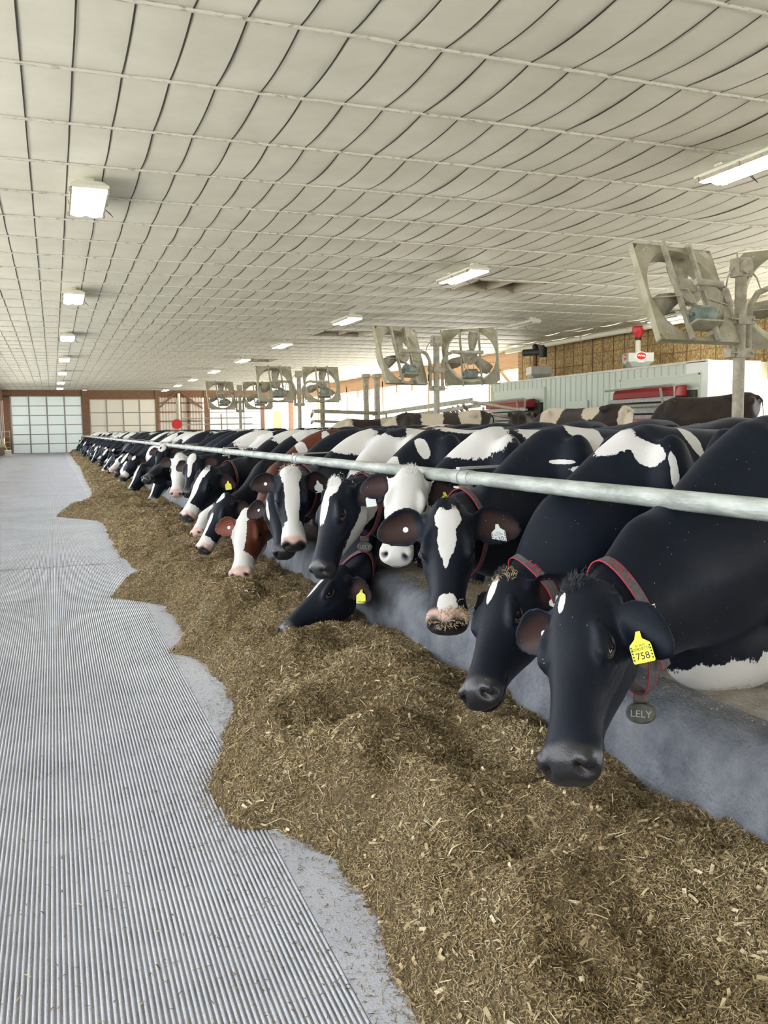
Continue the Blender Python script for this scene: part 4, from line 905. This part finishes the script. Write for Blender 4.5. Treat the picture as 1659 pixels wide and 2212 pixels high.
def face(w=.045, top=0.0, bot=.42, poll=True):
    p = [('h', ((top+bot)/2, .0, 0), ((bot-top)/2+.03, .09, w), 1)]
    return p
BLK = 'black and white cow'
SPECS = [
 dict(M=(1195,1650), MX=1.22, P=(1238,1268), phi=36, L=.575, W=(2.35,2.45), dir=5, scale=1.05, eart=.06, tilt=.5, dewlap=(-.02,.60,.34,.11,.17), legb=.38, vox=.0075, base=-1, blobs=0, neckz=-.10, tuft='hairb',
      label='nearest cow, black face, one small white forehead mark, yellow 758 ear tag', earL=(.42,-.30,.62), efL=(-.5,-.75,.1), earR=(-.02,-.20,.95), efR=(.6,.8,0),
      patch=[('h', (.055,.01,-.025), (.036,.05,.013), 1), ('b', (-.12,-.05,.42), (.42,.36,.16), 1), ('b', (.35,0,.5), (.5,.4,.14), 1), ('h', (.005,-.08,.075), (.012,.03,.02), 1)],
      tags=[(1, 'y', [('758', .056, .027), ('CORVETTE', .036, .0105), ('61 3012', .026, .0085)])], button=[-1],
      collar=dict(u=.86, up=.9, flip=-1, da=.35, db=-.5, tail=1, grow=1.10, sag=.38)),
 dict(M=(1005,1490), MX=1.35, P=(1082,1245), phi=52, W=(2.32,3.12), dir=7, vox=.0085, base=-1, blobs=0, neckz=-.05, tuft='hairb',
      label='black cow with white forehead stripe and red-edged collar, behind the nearest cow', earL=(-.25,-.75,.45), efL=(.3,.2,.9),
      patch=[('h', (.07,.01,-.01), (.075,.05,.022), 1), ('b', (-.13,-.03,1.38), (.15,.11,.10), 1), ('b', (.05,-.14,1.21), (.022,.14,.11), 1), ('b', (.10,-.14,1.13), (.018,.14,.06), 1), ('b', (.29,-.12,1.35), (.035,.12,.08), 1), ('b', (.0,-.12,1.30), (.045,.12,.07), 1)],
      crumbs=[((-.01,-.01,.02), 110)], tags=[(1, 'w', [])], collar=dict(u=.84, up=.7, flip=-1, da=.2, db=-.6, pend=0)),
 dict(M=(965,1342), MX=1.45, P=(966,1092), phi=2, W=(2.35,3.86), dir=5, vox=.0085, base=-1, blobs=0, pink=1, pinkmix=1, neckz=-.05, tuft='hairb',
      label='black cow facing the camera with a long white forehead triangle and white 630 ear tag', efL=(.35,.9,-.2), efR=(.35,.9,-.2), earR=(.16,-.12,.95), earL=(.10,-.1,.95), earscale=1.12,
      patch=[('h', (.07,.01,.0), (.075,.07,.058), 1), ('h', (.14,.01,-.002), (.13,.07,.042), 1), ('h', (.005,.01,.0), (.025,.06,.02), -1), ('h', (.25,.01,-.004), (.06,.07,.014), 1), ('h', (.465,-.0,0), (.045,.05,.042), 1),
             ('b', (.22,-.02,1.40), (.10,.32,.20), 1), ('b', (.13,-.17,1.175), (.055,.14,.05), 1), ('b', (.19,-.17,1.205), (.05,.12,.028), 1), ('b', (.07,-.17,1.20), (.06,.12,.018), 1), ('b', (.0,-.17,1.235), (.05,.12,.012), 1)],
      tags=[(1, 'w', [('630', .056, .027), ('SLATER', .036, .011), ('60 32', .026, .008)])], button=[-1], crumbs=[((.50,-.04,.06), 150), ((.53,-.04,-.03), 60)], collar=dict(u=.80, up=1.2, text=0, pend=0)),
 dict(M=(853,1190), MX=1.60, P=(885,1018), phi=8, W=(2.38,4.62), dir=6, vox=.010, base=-1, blobs=0, seed=4, hb=1, pink=1, pad0=.60, neckz=-.02, tuft='hairw', eardark=True,
      label='all-white-faced cow under the rail, just behind the cow tagged 630', 
      patch=[('b', (-.08,0,1.36), (.26,.3,.14), 1), ('b', (.55,-.1,1.38), (.30,.3,.2), 1), ('h', (.185,-.05,.11), (.03,.03,.02), -1), ('h', (.185,-.05,-.11), (.03,.03,.02), -1)],
      tags=[(1, 'y', [])], collar=dict(u=.74, up=0, text=0)),
 dict(M=(672,1232), MX=1.34, P=(718,1045), phi=56, W=(2.38,5.42), dir=6, vox=.0095, base=-1, blobs=0, neckz=-.05, tuft='hairw',
      label='cow in three-quarter view with white crest and jaw, collar pendant hanging over the curb',
      patch=[('h', (.02,.02,0), (.085,.08,.075), 1), ('h', (.15,.03,-.01), (.16,.05,.045), 1), ('h', (.25,-.235,.03), (.30,.095,.13), 1), ('h', (.02,-.26,.03), (.14,.08,.12), 1), ('b', (-.33,-.10,1.24), (.07,.14,.15), 1), ('b', (.30,-.06,1.46), (.30,.2,.09), 1), ('b', (-.08,-.15,1.29), (.045,.12,.08), 1)],
      earL=(.05,-.5,.8), tags=[(1, 'w', [])], collar=dict(u=.80, up=-.1, flip=-1, da=-.5, db=.6)),
 dict(M=(600,1352), MX=1.20, P=(728,1228), phi=72, W=(2.40,6.12), dir=6, vox=.010, base=-1, blobs=0, neckz=-.16,
      label='thin-striped black cow with its muzzle in the feed below the white-jawed cow',
      patch=[('h', (.17,.01,-.005), (.12,.05,.020), 1), ('b', (.2,-.1,1.3), (.75,.5,.4), 1), ('b', (.02,-.1,1.44), (.12,.15,.10), -1)], earL=(.2,-.5,.7), tags=[(1, 'y', [])], collar=dict(u=.82, up=0, text=0)),
 dict(M=(637,1175), MX=1.50, P=(628,1018), phi=-4, W=(2.40,6.80), dir=6, vox=.010, base=-1, blobs=0, hb=None, pink=1, pinkmix=1, neckz=0, tuft='hairw',
      label='cow facing the camera with a wide white blaze and pink nose',
      patch=[('h', (.0,.0,0), (.11,.12,.082), 1), ('h', (.2,.02,0), (.30,.09,.055), 1), ('h', (.46,-.04,0), (.10,.15,.10), 1), ('b', (-.12,0,1.34), (.25,.3,.16), 1)],
      button=[-1], tags=[(1, 'w', [])], collar=dict(u=.78, up=1.0, text=0, pend=0)),
 dict(M=(608,1188), MX=1.52, P=(592,1062), phi=15, W=(2.42,7.46), dir=6, vox=.012, base=-1, blobs=0, neckz=-.05,
      label='black-faced cow, half hidden behind the cow with the wide white blaze', patch=[('h', (.15,-.0,-.07), (.10,.05,.012), 1)], button=[-1]),
 dict(M=(512,1236), MX=1.26, P=(533,1106), phi=26, L=.60, W=(2.45,8.12), dir=6, vox=.010, coat='coatred', base=-1, blobs=0, hb=None, pink=1, neckz=-.1,
      label='red and white cow with red ears, white face buried in the feed',
      patch=[('h', (.02,.0,-.02), (.10,.12,.075), 1), ('h', (.22,.0,-.035), (.24,.12,.062), 1), ('h', (.48,-.08,0), (.12,.22,.14), 1), ('h', (.36,-.20,.06), (.2,.07,.1), 1), ('b', (.02,-.16,1.38), (.05,.12,.2), 1), ('b', (.14,-.2,1.2), (.04,.12,.2), 1), ('b', (-.25,-.12,1.15), (.06,.1,.2), 1), ('b', (1.1,0,1.5), (.4,.3,.09), 1)],
      earR=(.0,-.1,.95), efR=(.6,.8,0), button=[-1], tags=[(1, 'w', [('640', .056, .026)])]),
 dict(M=(424,1182), MX=1.15, P=(482,1072), phi=58, W=(2.45,8.80), dir=6, vox=.012, base=-1, blobs=4, seed=11, pink=1, pinkmix=1, neckz=-.1,
      label='black cow with white muzzle and jaw eating left of the red and white cow', patch=[('h', (.02,.0,-.02), (.06,.08,.05), 1), ('h', (.34,.01,-.01), (.16,.05,.03), 1), ('h', (.50,-.08,0), (.09,.15,.12), 1), ('h', (.33,-.2,.03), (.22,.07,.1), 1), ('b', (.35,0,1.4), (.30,.4,.35), 1), ('b', (-.02,-.05,1.4), (.10,.2,.2), 1)], earL=(.1,-.5,.7), tags=[(1, 'y', [])]),
 dict(M=(392,1112), MX=1.10, P=(448,1012), phi=50, W=(2.45,9.45), dir=6, vox=.012, base=-1, blobs=5, seed=12, pink=1, pinkmix=1, neckz=0, tuft='hairb',
      label='broad white-blazed cow with a yellow tag, head raised above the feed', patch=[('h', (.05,.0,-.01), (.10,.10,.055), 1), ('h', (.25,.01,-.02), (.25,.07,.045), 1), ('h', (.49,-.08,0), (.10,.17,.12), 1), ('b', (.25,0,1.35), (.45,.4,.35), 1), ('b', (.5,-.1,1.4), (.14,.2,.12), -1)], earL=(.1,-.5,.7), tags=[(1, 'y', [])], collar=dict(u=.8, up=.2, text=0, pend=0)),
 dict(M=(416,1146), MX=1.36, P=(455,1075), phi=55, W=(2.45,10.1), dir=6, vox=.014, base=-1, blobs=5, seed=13, hb=1, pink=1, neckz=-.1, label='white-faced cow seen only as a muzzle below the broad-blazed cow', patch=[('b', (.3,0,1.3), (.6,.5,.4), 1), ('b', (.1,-.1,1.3), (.14,.2,.14), -1)]),
 dict(M=(379,1064), MX=1.42, P=(388,985), phi=12, W=(2.45,12.1), dir=6, vox=.014, base=-1, blobs=5, seed=14, hb=1, pink=1, neckz=0, tuft='hairw', label='white-faced cow with black eye patches and dark ears facing the camera farther along', patch=[('h', (.2,-.06,-.11), (.05,.06,.04), -1), ('h', (.2,-.06,.11), (.05,.06,.04), -1)]),
 dict(M=(402,1062), MX=1.45, P=(415,985), phi=30, W=(2.45,11.2), dir=6, vox=.014, base=-1, blobs=5, seed=15, neckz=0, label='cow with a white star and black cheeks just behind the broad-blazed cow', patch=[('h', (.05,.01,0), (.1,.08,.06), 1), ('h', (.2,.01,0), (.14,.06,.03), 1), ('b', (.2,0,1.35), (.5,.5,.35), 1), ('b', (.45,-.1,1.4), (.2,.3,.12), -1)]),
 dict(M=(312,1026), MX=1.20, P=(352,1000), phi=65, W=(2.45,13.4), dir=6, vox=.014, base=-1, blobs=5, seed=16, lips=1, neckz=.05, label='black cow holding its head level and chewing a mouthful of feed', patch=[]),
 dict(M=(338,1008), MX=1.62, P=(352,962), phi=25, W=(2.45,15.3), dir=6, vox=.014, base=-1, blobs=5, seed=17, neckz=.05, label='cow with a white mottled forehead close behind the chewing black cow', patch=[('h', (.06,.0,0), (.12,.1,.07), 1), ('h', (.08,.01,-.02), (.04,.05,.02), -1)]),
 dict(M=(322,1078), MX=1.42, P=(345,1018), phi=50, W=(2.45,12.6), dir=6, vox=.014, base=-1, blobs=5, seed=18, neckz=-.1, label='cow with a white nose stripe eating below the chewing black cow', patch=[('h', (.35,.0,-.03), (.22,.08,.04), 1), ('h', (.35,-.2,.05), (.12,.05,.1), 1)]),
 dict(M=(283,1060), MX=1.38, P=(303,1008), phi=55, W=(2.45,16.1), dir=6, vox=.014, base=-1, blobs=6, seed=19, neckz=-.1, label='all-black-faced cow eating with a small yellow tag, left of the chewing cow', patch=[('h', (.1,.01,0), (.08,.05,.03), 1)], earL=(.1,-.5,.7), tags=[(1, 'y', [])]),
 dict(M=(258,1048), MX=1.32, P=(272,1000), phi=40, W=(2.45,18.4), dir=6, vox=.016, base=1, blobs=4, seed=20, pink=1, neckz=-.1, label='mostly white cow with its face down in the feed beyond the black-faced one', patch=[('h', (.1,-.1,.1), (.1,.1,.05), -1)]),
 dict(M=(236,1012), MX=1.22, P=(266,982), phi=60, W=(2.45,22.0), dir=6, vox=.016, base=-1, blobs=6, seed=21, hb=1, pink=1, neckz=.05, label='white-faced cow with a round black eye patch reaching over the feed', patch=[('h', (.17,-.06,.08), (.11,.09,.1), -1)]),
 dict(M=(219,1016), MX=1.30, P=(243,985), phi=60, W=(2.45,25.7), dir=6, vox=.016, base=-1, blobs=6, seed=22, pink=1, neckz=-.05, label='cow with a white nose stripe and black cheek next to the patched-eye cow', patch=[('h', (.3,.0,-.02), (.3,.06,.04), 1)]),
 # cows in the pen behind, only their backs showing
 dict(bg=(958,884), dir=-18, scale=1.03, coat='coatdirty', patch=[('b', (.55,0,1.2), (.22,.5,.5), 1), ('b', (1.25,0,1.3), (.22,.5,.5), 1), ('b', (-.3,0,1.2), (.2,.4,.3), 1)], label='white and black cow standing broadside in the pen between the fan posts'),
 dict(bg=(1128,886), dir=-125, scale=1.05, coat='coatdirty', patch=[], label='black cow seen end-on as a dark peak in front of the far robot'),
 dict(bg=(1262,872), dir=-70, scale=1.06, coat='coatdirty', patch=[('b', (1.0,0,1.4), (.2,.4,.3), 1), ('b', (1.62,0,1.2), (.10,.3,.3), 1), ('b', (.15,0,1.3), (.25,.5,.5), 1)], label='soiled brown and white cow standing in front of the ribbed green wall'),
 dict(bg=(1530,848), zb=.45, dir=-72, scale=1.10, coat='coatdirty', patch=[], label='dark brown-black cow standing with its back arched beside the near fan post'),
 dict(bg=(815,899), dir=-15, scale=1.0, coat='coatdirty', patch=[('b', (-.1,0,1.2), (.3,.5,.4), 1), ('b', (1.0,0,1.2), (.15,.5,.4), 1)], label='small-looking white and dark cow just behind the rump of the red cow'),
]
import os, time
_t0 = time.time(); COWS = []
_lim = int(os.environ.get('COWS', '99'))
for sp in SPECS[:_lim]:
    if 'bg' in sp:
        zb = sp.get('zb', .30); sp.update(z0=zb, vox=.02, railfix=0, base=-1, blobs=0, plain=1, phi=0); c_ = at(*sp['bg'], Z=zb+1.46*sp['scale']); a_ = math.radians(sp['dir']); d_ = np.array([math.cos(a_), math.sin(a_), 0])
        w_ = c_-d_*.8; sp['W'] = (w_[0], w_[1]); sp['P3'] = w_-d_*.62+np.array([0,0,1.32-w_[2]]); sp['M3'] = sp['P3']-d_*.28+np.array([0,0,-.46]); sp['ndir'] = -d_
    COWS.append((sp, make_cow(sp)))
print('cows', time.time()-_t0)
# far end of the row: kinds built once, then copied thing by thing
protos = []
pk = [dict(phi=55, patch=[('h', (.3,0,-.02), (.3,.06,.04), 1)], base=-1, blobs=7, seed=31), dict(phi=40, patch=[('h', (.47,-.08,0), (.10,.17,.12), 1), ('h', (.05,0,0), (.06,.06,.04), 1)], base=-1, blobs=9, seed=32), dict(phi=60, patch=[], base=-1, blobs=5, seed=33), dict(phi=45, patch=[('h', (.12,.0,-.01), (.16,.10,.045), 1), ('b', (.5,0,1.3), (.5,.5,.4), 1)], base=-1, blobs=5, seed=34)]
yy = 17.2; k = 0; rf = random.Random(3)
while yy < 63.5:
    if min(abs(yy-q_) for q_ in (16.1, 18.4, 22.0, 25.7)) < .55: yy += .3; continue
    j = k % 4
    if k < 4:
        s_ = dict(P3=(1.55+.05*(k % 2), yy-.1, .82+.12*(k % 2)), M3=(1.26, yy-.22, .34+.16*(k % 2)), W=(2.45, yy), dir=5, vox=.028, neckz=-.03, plain=1, group='cows at the far end of the feed rail',
                  label='distant black and white cow with its head over the feed toward the far doors', **pk[k])
        o = make_cow(s_); protos.append(o)
    else:
        o = protos[j].copy(); COL.objects.link(o); sc_ = rf.uniform(.95, 1.03); o.scale = (1, rf.choice((-1, 1)), sc_); o.location = (2.6+rf.uniform(-.15, .05), yy, 0); o.rotation_euler = (0, 0, rf.uniform(-.12, .12))
    yy += rf.uniform(.80, 1.15); k += 1

# ================================================================== FEED
edge_px = [(900,2212),(790,1960),(735,1850),(600,1795),(500,1790),(445,1700),(480,1620),(500,1560),(490,1480),(420,1420),(365,1410),(400,1375),(360,1310),(240,1290),(330,1258),(290,1225),(255,1195),(235,1150),(215,1125),(120,1116),(195,1100),(200,1060),(185,1035),(175,1010)]
edge = [(-1.5,.80),(.5,.86),(1.3,.84)]
for p in edge_px:
    q = at(*p, Z=0); edge.append((q[1], q[0]))
edge += [(45, 1.0), (67, 1.05)]; edge.sort(); EY_ = np.array([e[0] for e in edge]); EX_ = np.array([e[1] for e in edge])
def vnoise(x, y, seed):
    r = np.random.default_rng(seed); G = r.random((257, 257)); xi = np.floor(x).astype(int); yi = np.floor(y).astype(int); fx = x-xi; fy = y-yi
    fx = fx*fx*(3-2*fx); fy = fy*fy*(3-2*fy); g = lambda i, j: G[i % 257, j % 257]
    return (g(xi, yi)*(1-fx)+g(xi+1, yi)*fx)*(1-fy)+(g(xi, yi+1)*(1-fx)+g(xi+1, yi+1)*fx)*fy
def fbm(x, y, seed, sc_, octv=4):
    v = 0; am = .5
    for o_ in range(octv): v = v+am*(vnoise(x*sc_, y*sc_, seed+o_)-.5); sc_ *= 2.03; am *= .5
    return v
HOLL = [(1.28,2.15,.20,.10),(1.42,1.55,.28,.10),(1.55,2.55,.25,.10),(1.40,2.85,.24,.13),(1.2,3.35,.24,.13),(1.5,3.2,.18,.08),(1.22,4.15,.26,.11),(1.55,4.5,.22,.12),(1.28,4.95,.22,.10),(1.6,5.3,.2,.08),(1.12,5.95,.26,-.13),(1.42,6.25,.2,.06),(1.5,6.9,.25,.1),(1.2,8.0,.25,.1),(1.15,9.2,.25,.1)]
_r2 = random.Random(9)
for k in range(60): HOLL.append((_r2.uniform(1.2, 1.6), 10+k*.9, _r2.uniform(.2, .35), _r2.uniform(.04, .12)))
def feed_h(x, y):
    e = np.interp(y, EY_, EX_)+.10*fbm(x*0+3, y, 21, 3.0, 3)+.03*fbm(x, y, 77, 14, 3); u = x-e
    h = .325*(1-np.exp(-np.clip(u, 0, 9)/.27)); rr = np.clip((x-1.48)/.42, 0, 1); h = h*(1-rr*rr*(3-2*rr)*.32)
    for cx_, cy_, r_, dz in HOLL:
        m_ = np.abs(y-cy_) < r_*3
        if m_.any(): q = np.exp(-(((x-cx_)/r_)**2+((y-cy_)/r_)**2)); h = h-np.where(m_, dz*q, 0)+np.where(m_, dz*.35*np.exp(-((np.sqrt(((x-cx_+.1)/r_)**2+((y-cy_)/r_)**2)-1.35)/.35)**2), 0)
    g = np.clip(u/.15, 0, 1)
    h = h+g*(.15*fbm(x, y, 5, 2.6, 4)+.07*fbm(x, y, 9, 9, 4)+.03*fbm(x, y, 15, 30, 2))
    return np.where(u > 0, np.maximum(h, .002*g+.001), -.02), u
def build_feed():
    # bed
    vs = []; fs = []; nvv = 0
    for (ya, yb, dx, dy) in ((-.6, 7, .018, .02), (7, 16, .03, .04), (16, 67, .06, .12)):
        xs = np.arange(-.15, 1.96, dx); ysn = np.arange(ya, yb+dy*.6, dy); Xg, Yg = np.meshgrid(xs, ysn); Zg, U = feed_h(Xg, Yg)
        nx = len(xs); vs.append(np.stack([Xg, Yg, Zg], -1).reshape(-1, 3)); idx = np.arange(len(ysn)*nx).reshape(len(ysn), nx)
        q = np.stack([idx[:-1, :-1], idx[:-1, 1:], idx[1:, 1:], idx[1:, :-1]], -1).reshape(-1, 4); keep = (Zg.reshape(-1)[q] > -.019).any(1); fs.append(q[keep]+nvv); nvv += Xg.size
    V0 = np.concatenate(vs); F0 = np.concatenate(fs); nb = len(F0)
    # chopped flakes
    R = np.random.default_rng(3); P = []
    def scatter(ya, yb, dens, l0, l1, w0, w1, xa=.0, big=False, thin=1.0):
        n_ = int((yb-ya)*(1.93-xa)*dens); x = R.uniform(xa, 1.93, n_); y = R.uniform(ya, yb, n_); h, u = feed_h(x, y)
        kp = (u > 0) | (R.random(n_) < .05*np.exp(u/.09)*thin+.30*np.exp(u/.03)); x, y, h, u = x[kp], y[kp], h[kp], u[kp]; onf = u <= 0; h = np.where(onf, .002, h)
        ee = .006; hx = (feed_h(x+ee, y)[0]-h)/ee; hy = (feed_h(x, y+ee)[0]-h)/ee; hx = np.where(onf, 0, np.clip(hx, -1.5, 1.5)); hy = np.where(onf, 0, np.clip(hy, -1.5, 1.5))
        m_ = len(x); nr = np.stack([-hx, -hy, np.ones(m_)], -1); nr /= np.linalg.norm(nr, axis=1)[:, None]
        a_ = R.uniform(0, 2*np.pi, m_); dr = np.stack([np.cos(a_), np.sin(a_), np.zeros(m_)], -1); dr -= nr*(dr*nr).sum(1)[:, None]
        tl = np.where(onf, 0, R.normal(0, .38, m_)); dr = dr/np.linalg.norm(dr, axis=1)[:, None]; dr = dr*np.cos(tl)[:, None]+nr*np.sin(tl)[:, None]
        sd = np.cross(dr, nr); sd /= np.linalg.norm(sd, axis=1)[:, None]; rl = R.normal(0, .6, m_)*(~onf); nn2 = np.cross(sd, dr); sd = sd*np.cos(rl)[:, None]+nn2*np.sin(rl)[:, None]; nn2 = np.cross(sd, dr)
        ln = R.uniform(l0, l1, m_)*R.lognormal(0, .3, m_); wd = R.uniform(w0, w1, m_)
        c = np.stack([x, y, h], -1)+nr*(R.uniform(0, .007, m_)*(~onf)+.001)[:, None]
        bend = nn2*(ln*R.uniform(-.18, .18, m_))[:, None]
        A = c-dr*(ln/2)[:, None]; Bq = c+bend; Cq = c+dr*(ln/2)[:, None]; w_ = sd*(wd/2)[:, None]
        vv = np.stack([A-w_, A+w_, Bq-w_, Bq+w_, Cq-w_, Cq+w_], 1)
        tn = np.clip(R.normal(.52, .2, m_)+(.25 if big else 0)+fbm(x, y, 40, 4, 3)*.5-.12*onf, 0, 1)
        P.append((vv, tn))
    scatter(.9, 2.6, 48000, .006, .017, .0011, .0026); scatter(2.6, 3.6, 32000, .007, .019, .0013, .003); scatter(3.6, 5.5, 21000, .009, .022, .0018, .0036); scatter(5.5, 10, 17000, .011, .024, .002, .0042)
    scatter(10, 20, 6500, .018, .036, .0035, .0065); scatter(20, 45, 1500, .03, .065, .007, .013, .6); scatter(45, 66, 500, .06, .11, .014, .024, .9)
    scatter(.6, 4.5, 420, .016, .034, .006, .011, big=True); scatter(.6, 4.5, 260, .04, .075, .0016, .003, big=True); scatter(4.5, 9, 90, .02, .04, .003, .007, big=True)
    # loose scraps over the alley
    def scraps(n_, fx, fy, dark=0, s=1, z=.002):
        x = fx(n_); y = fy(n_); a_ = R.uniform(0, 2*np.pi, n_); ln = R.uniform(.006, .02, n_)*s; wd = R.uniform(.0015, .0035, n_)*s
        dr = np.stack([np.cos(a_), np.sin(a_), 0*a_], -1); sd = np.stack([-np.sin(a_), np.cos(a_), 0*a_], -1); c = np.stack([x, y, z+0*x], -1)
        A = c-dr*(ln/2)[:, None]; Cq = c+dr*(ln/2)[:, None]; w_ = sd*(wd/2)[:, None]; Bq = c+np.array([0,0,.002])
        P.append((np.stack([A-w_, A+w_, Bq-w_, Bq+w_, Cq-w_, Cq+w_], 1), np.clip(R.normal(.25 if dark else .6, .22, n_), 0, 1)))
    scraps(1500, lambda n_: .72-R.exponential(.22, n_), lambda n_: R.uniform(1.2, 7, n_), 1); scraps(900, lambda n_: R.uniform(-1.2, .7, n_), lambda n_: R.uniform(1.5, 9, n_), 1); scraps(120, lambda n_: R.uniform(-.6, .7, n_), lambda n_: R.uniform(1.5, 4, n_), 0, 1.5)
    scraps(2500, lambda n_: R.normal(-1.35, .22, n_), lambda n_: np.abs(R.choice((13.5,16,19.5,24,28,36,44), n_)+R.normal(0, .45, n_)), 0, 3.5)
    scraps(500, lambda n_: R.normal(-.05, .3, n_), lambda n_: R.normal(12.0, .25, n_), 0, 1.5)
    scraps(9000, lambda n_: R.uniform(2.0, 2.42, n_), lambda n_: np.concatenate([R.uniform(1.2, 7, n_//2), R.normal(4.3, .45, n_-n_//2)]), 0, 1.2, .503)
    VV = np.concatenate([p[0] for p in P]); TT = np.concatenate([p[1] for p in P]); nf = len(VV); print('flakes', nf)
    V1 = VV.reshape(-1, 3); base = np.arange(nf)[:, None]*6+len(V0); F1 = np.concatenate([base+np.array([[0,1,3,2]]), base+np.array([[2,3,5,4]])], 1).reshape(-1, 4)
    V = np.concatenate([V0, V1]); F = np.concatenate([F0, F1]); me = bpy.data.meshes.new('feed_pile')
    me.vertices.add(len(V)); me.vertices.foreach_set('co', V.ravel()); me.loops.add(F.size); me.loops.foreach_set('vertex_index', F.ravel().astype(np.int32))
    me.polygons.add(len(F)); me.polygons.foreach_set('loop_start', np.arange(0, F.size, 4, dtype=np.int32)); me.polygons.foreach_set('loop_total', np.full(len(F), 4, np.int32)); me.update(calc_edges=True)
    me.materials.append(M['feedbase']); me.materials.append(M['feed']); mi = np.zeros(len(F), np.int32); mi[nb:] = 1; me.polygons.foreach_set('material_index', mi)
    sm = np.zeros(len(F), bool); sm[:nb] = True; me.polygons.foreach_set('use_smooth', sm)
    at_ = me.attributes.new('tint', 'FLOAT', 'POINT'); at_.data.foreach_set('value', np.concatenate([np.zeros(len(V0)), np.repeat(TT, 6)]).astype(np.float32))
    o = bpy.data.objects.new('feed_pile', me); COL.objects.link(o); tag(o, 'long heap of chopped tan feed lying along the curb under the cows\' heads', 'feed', kind='stuff')
build_feed()
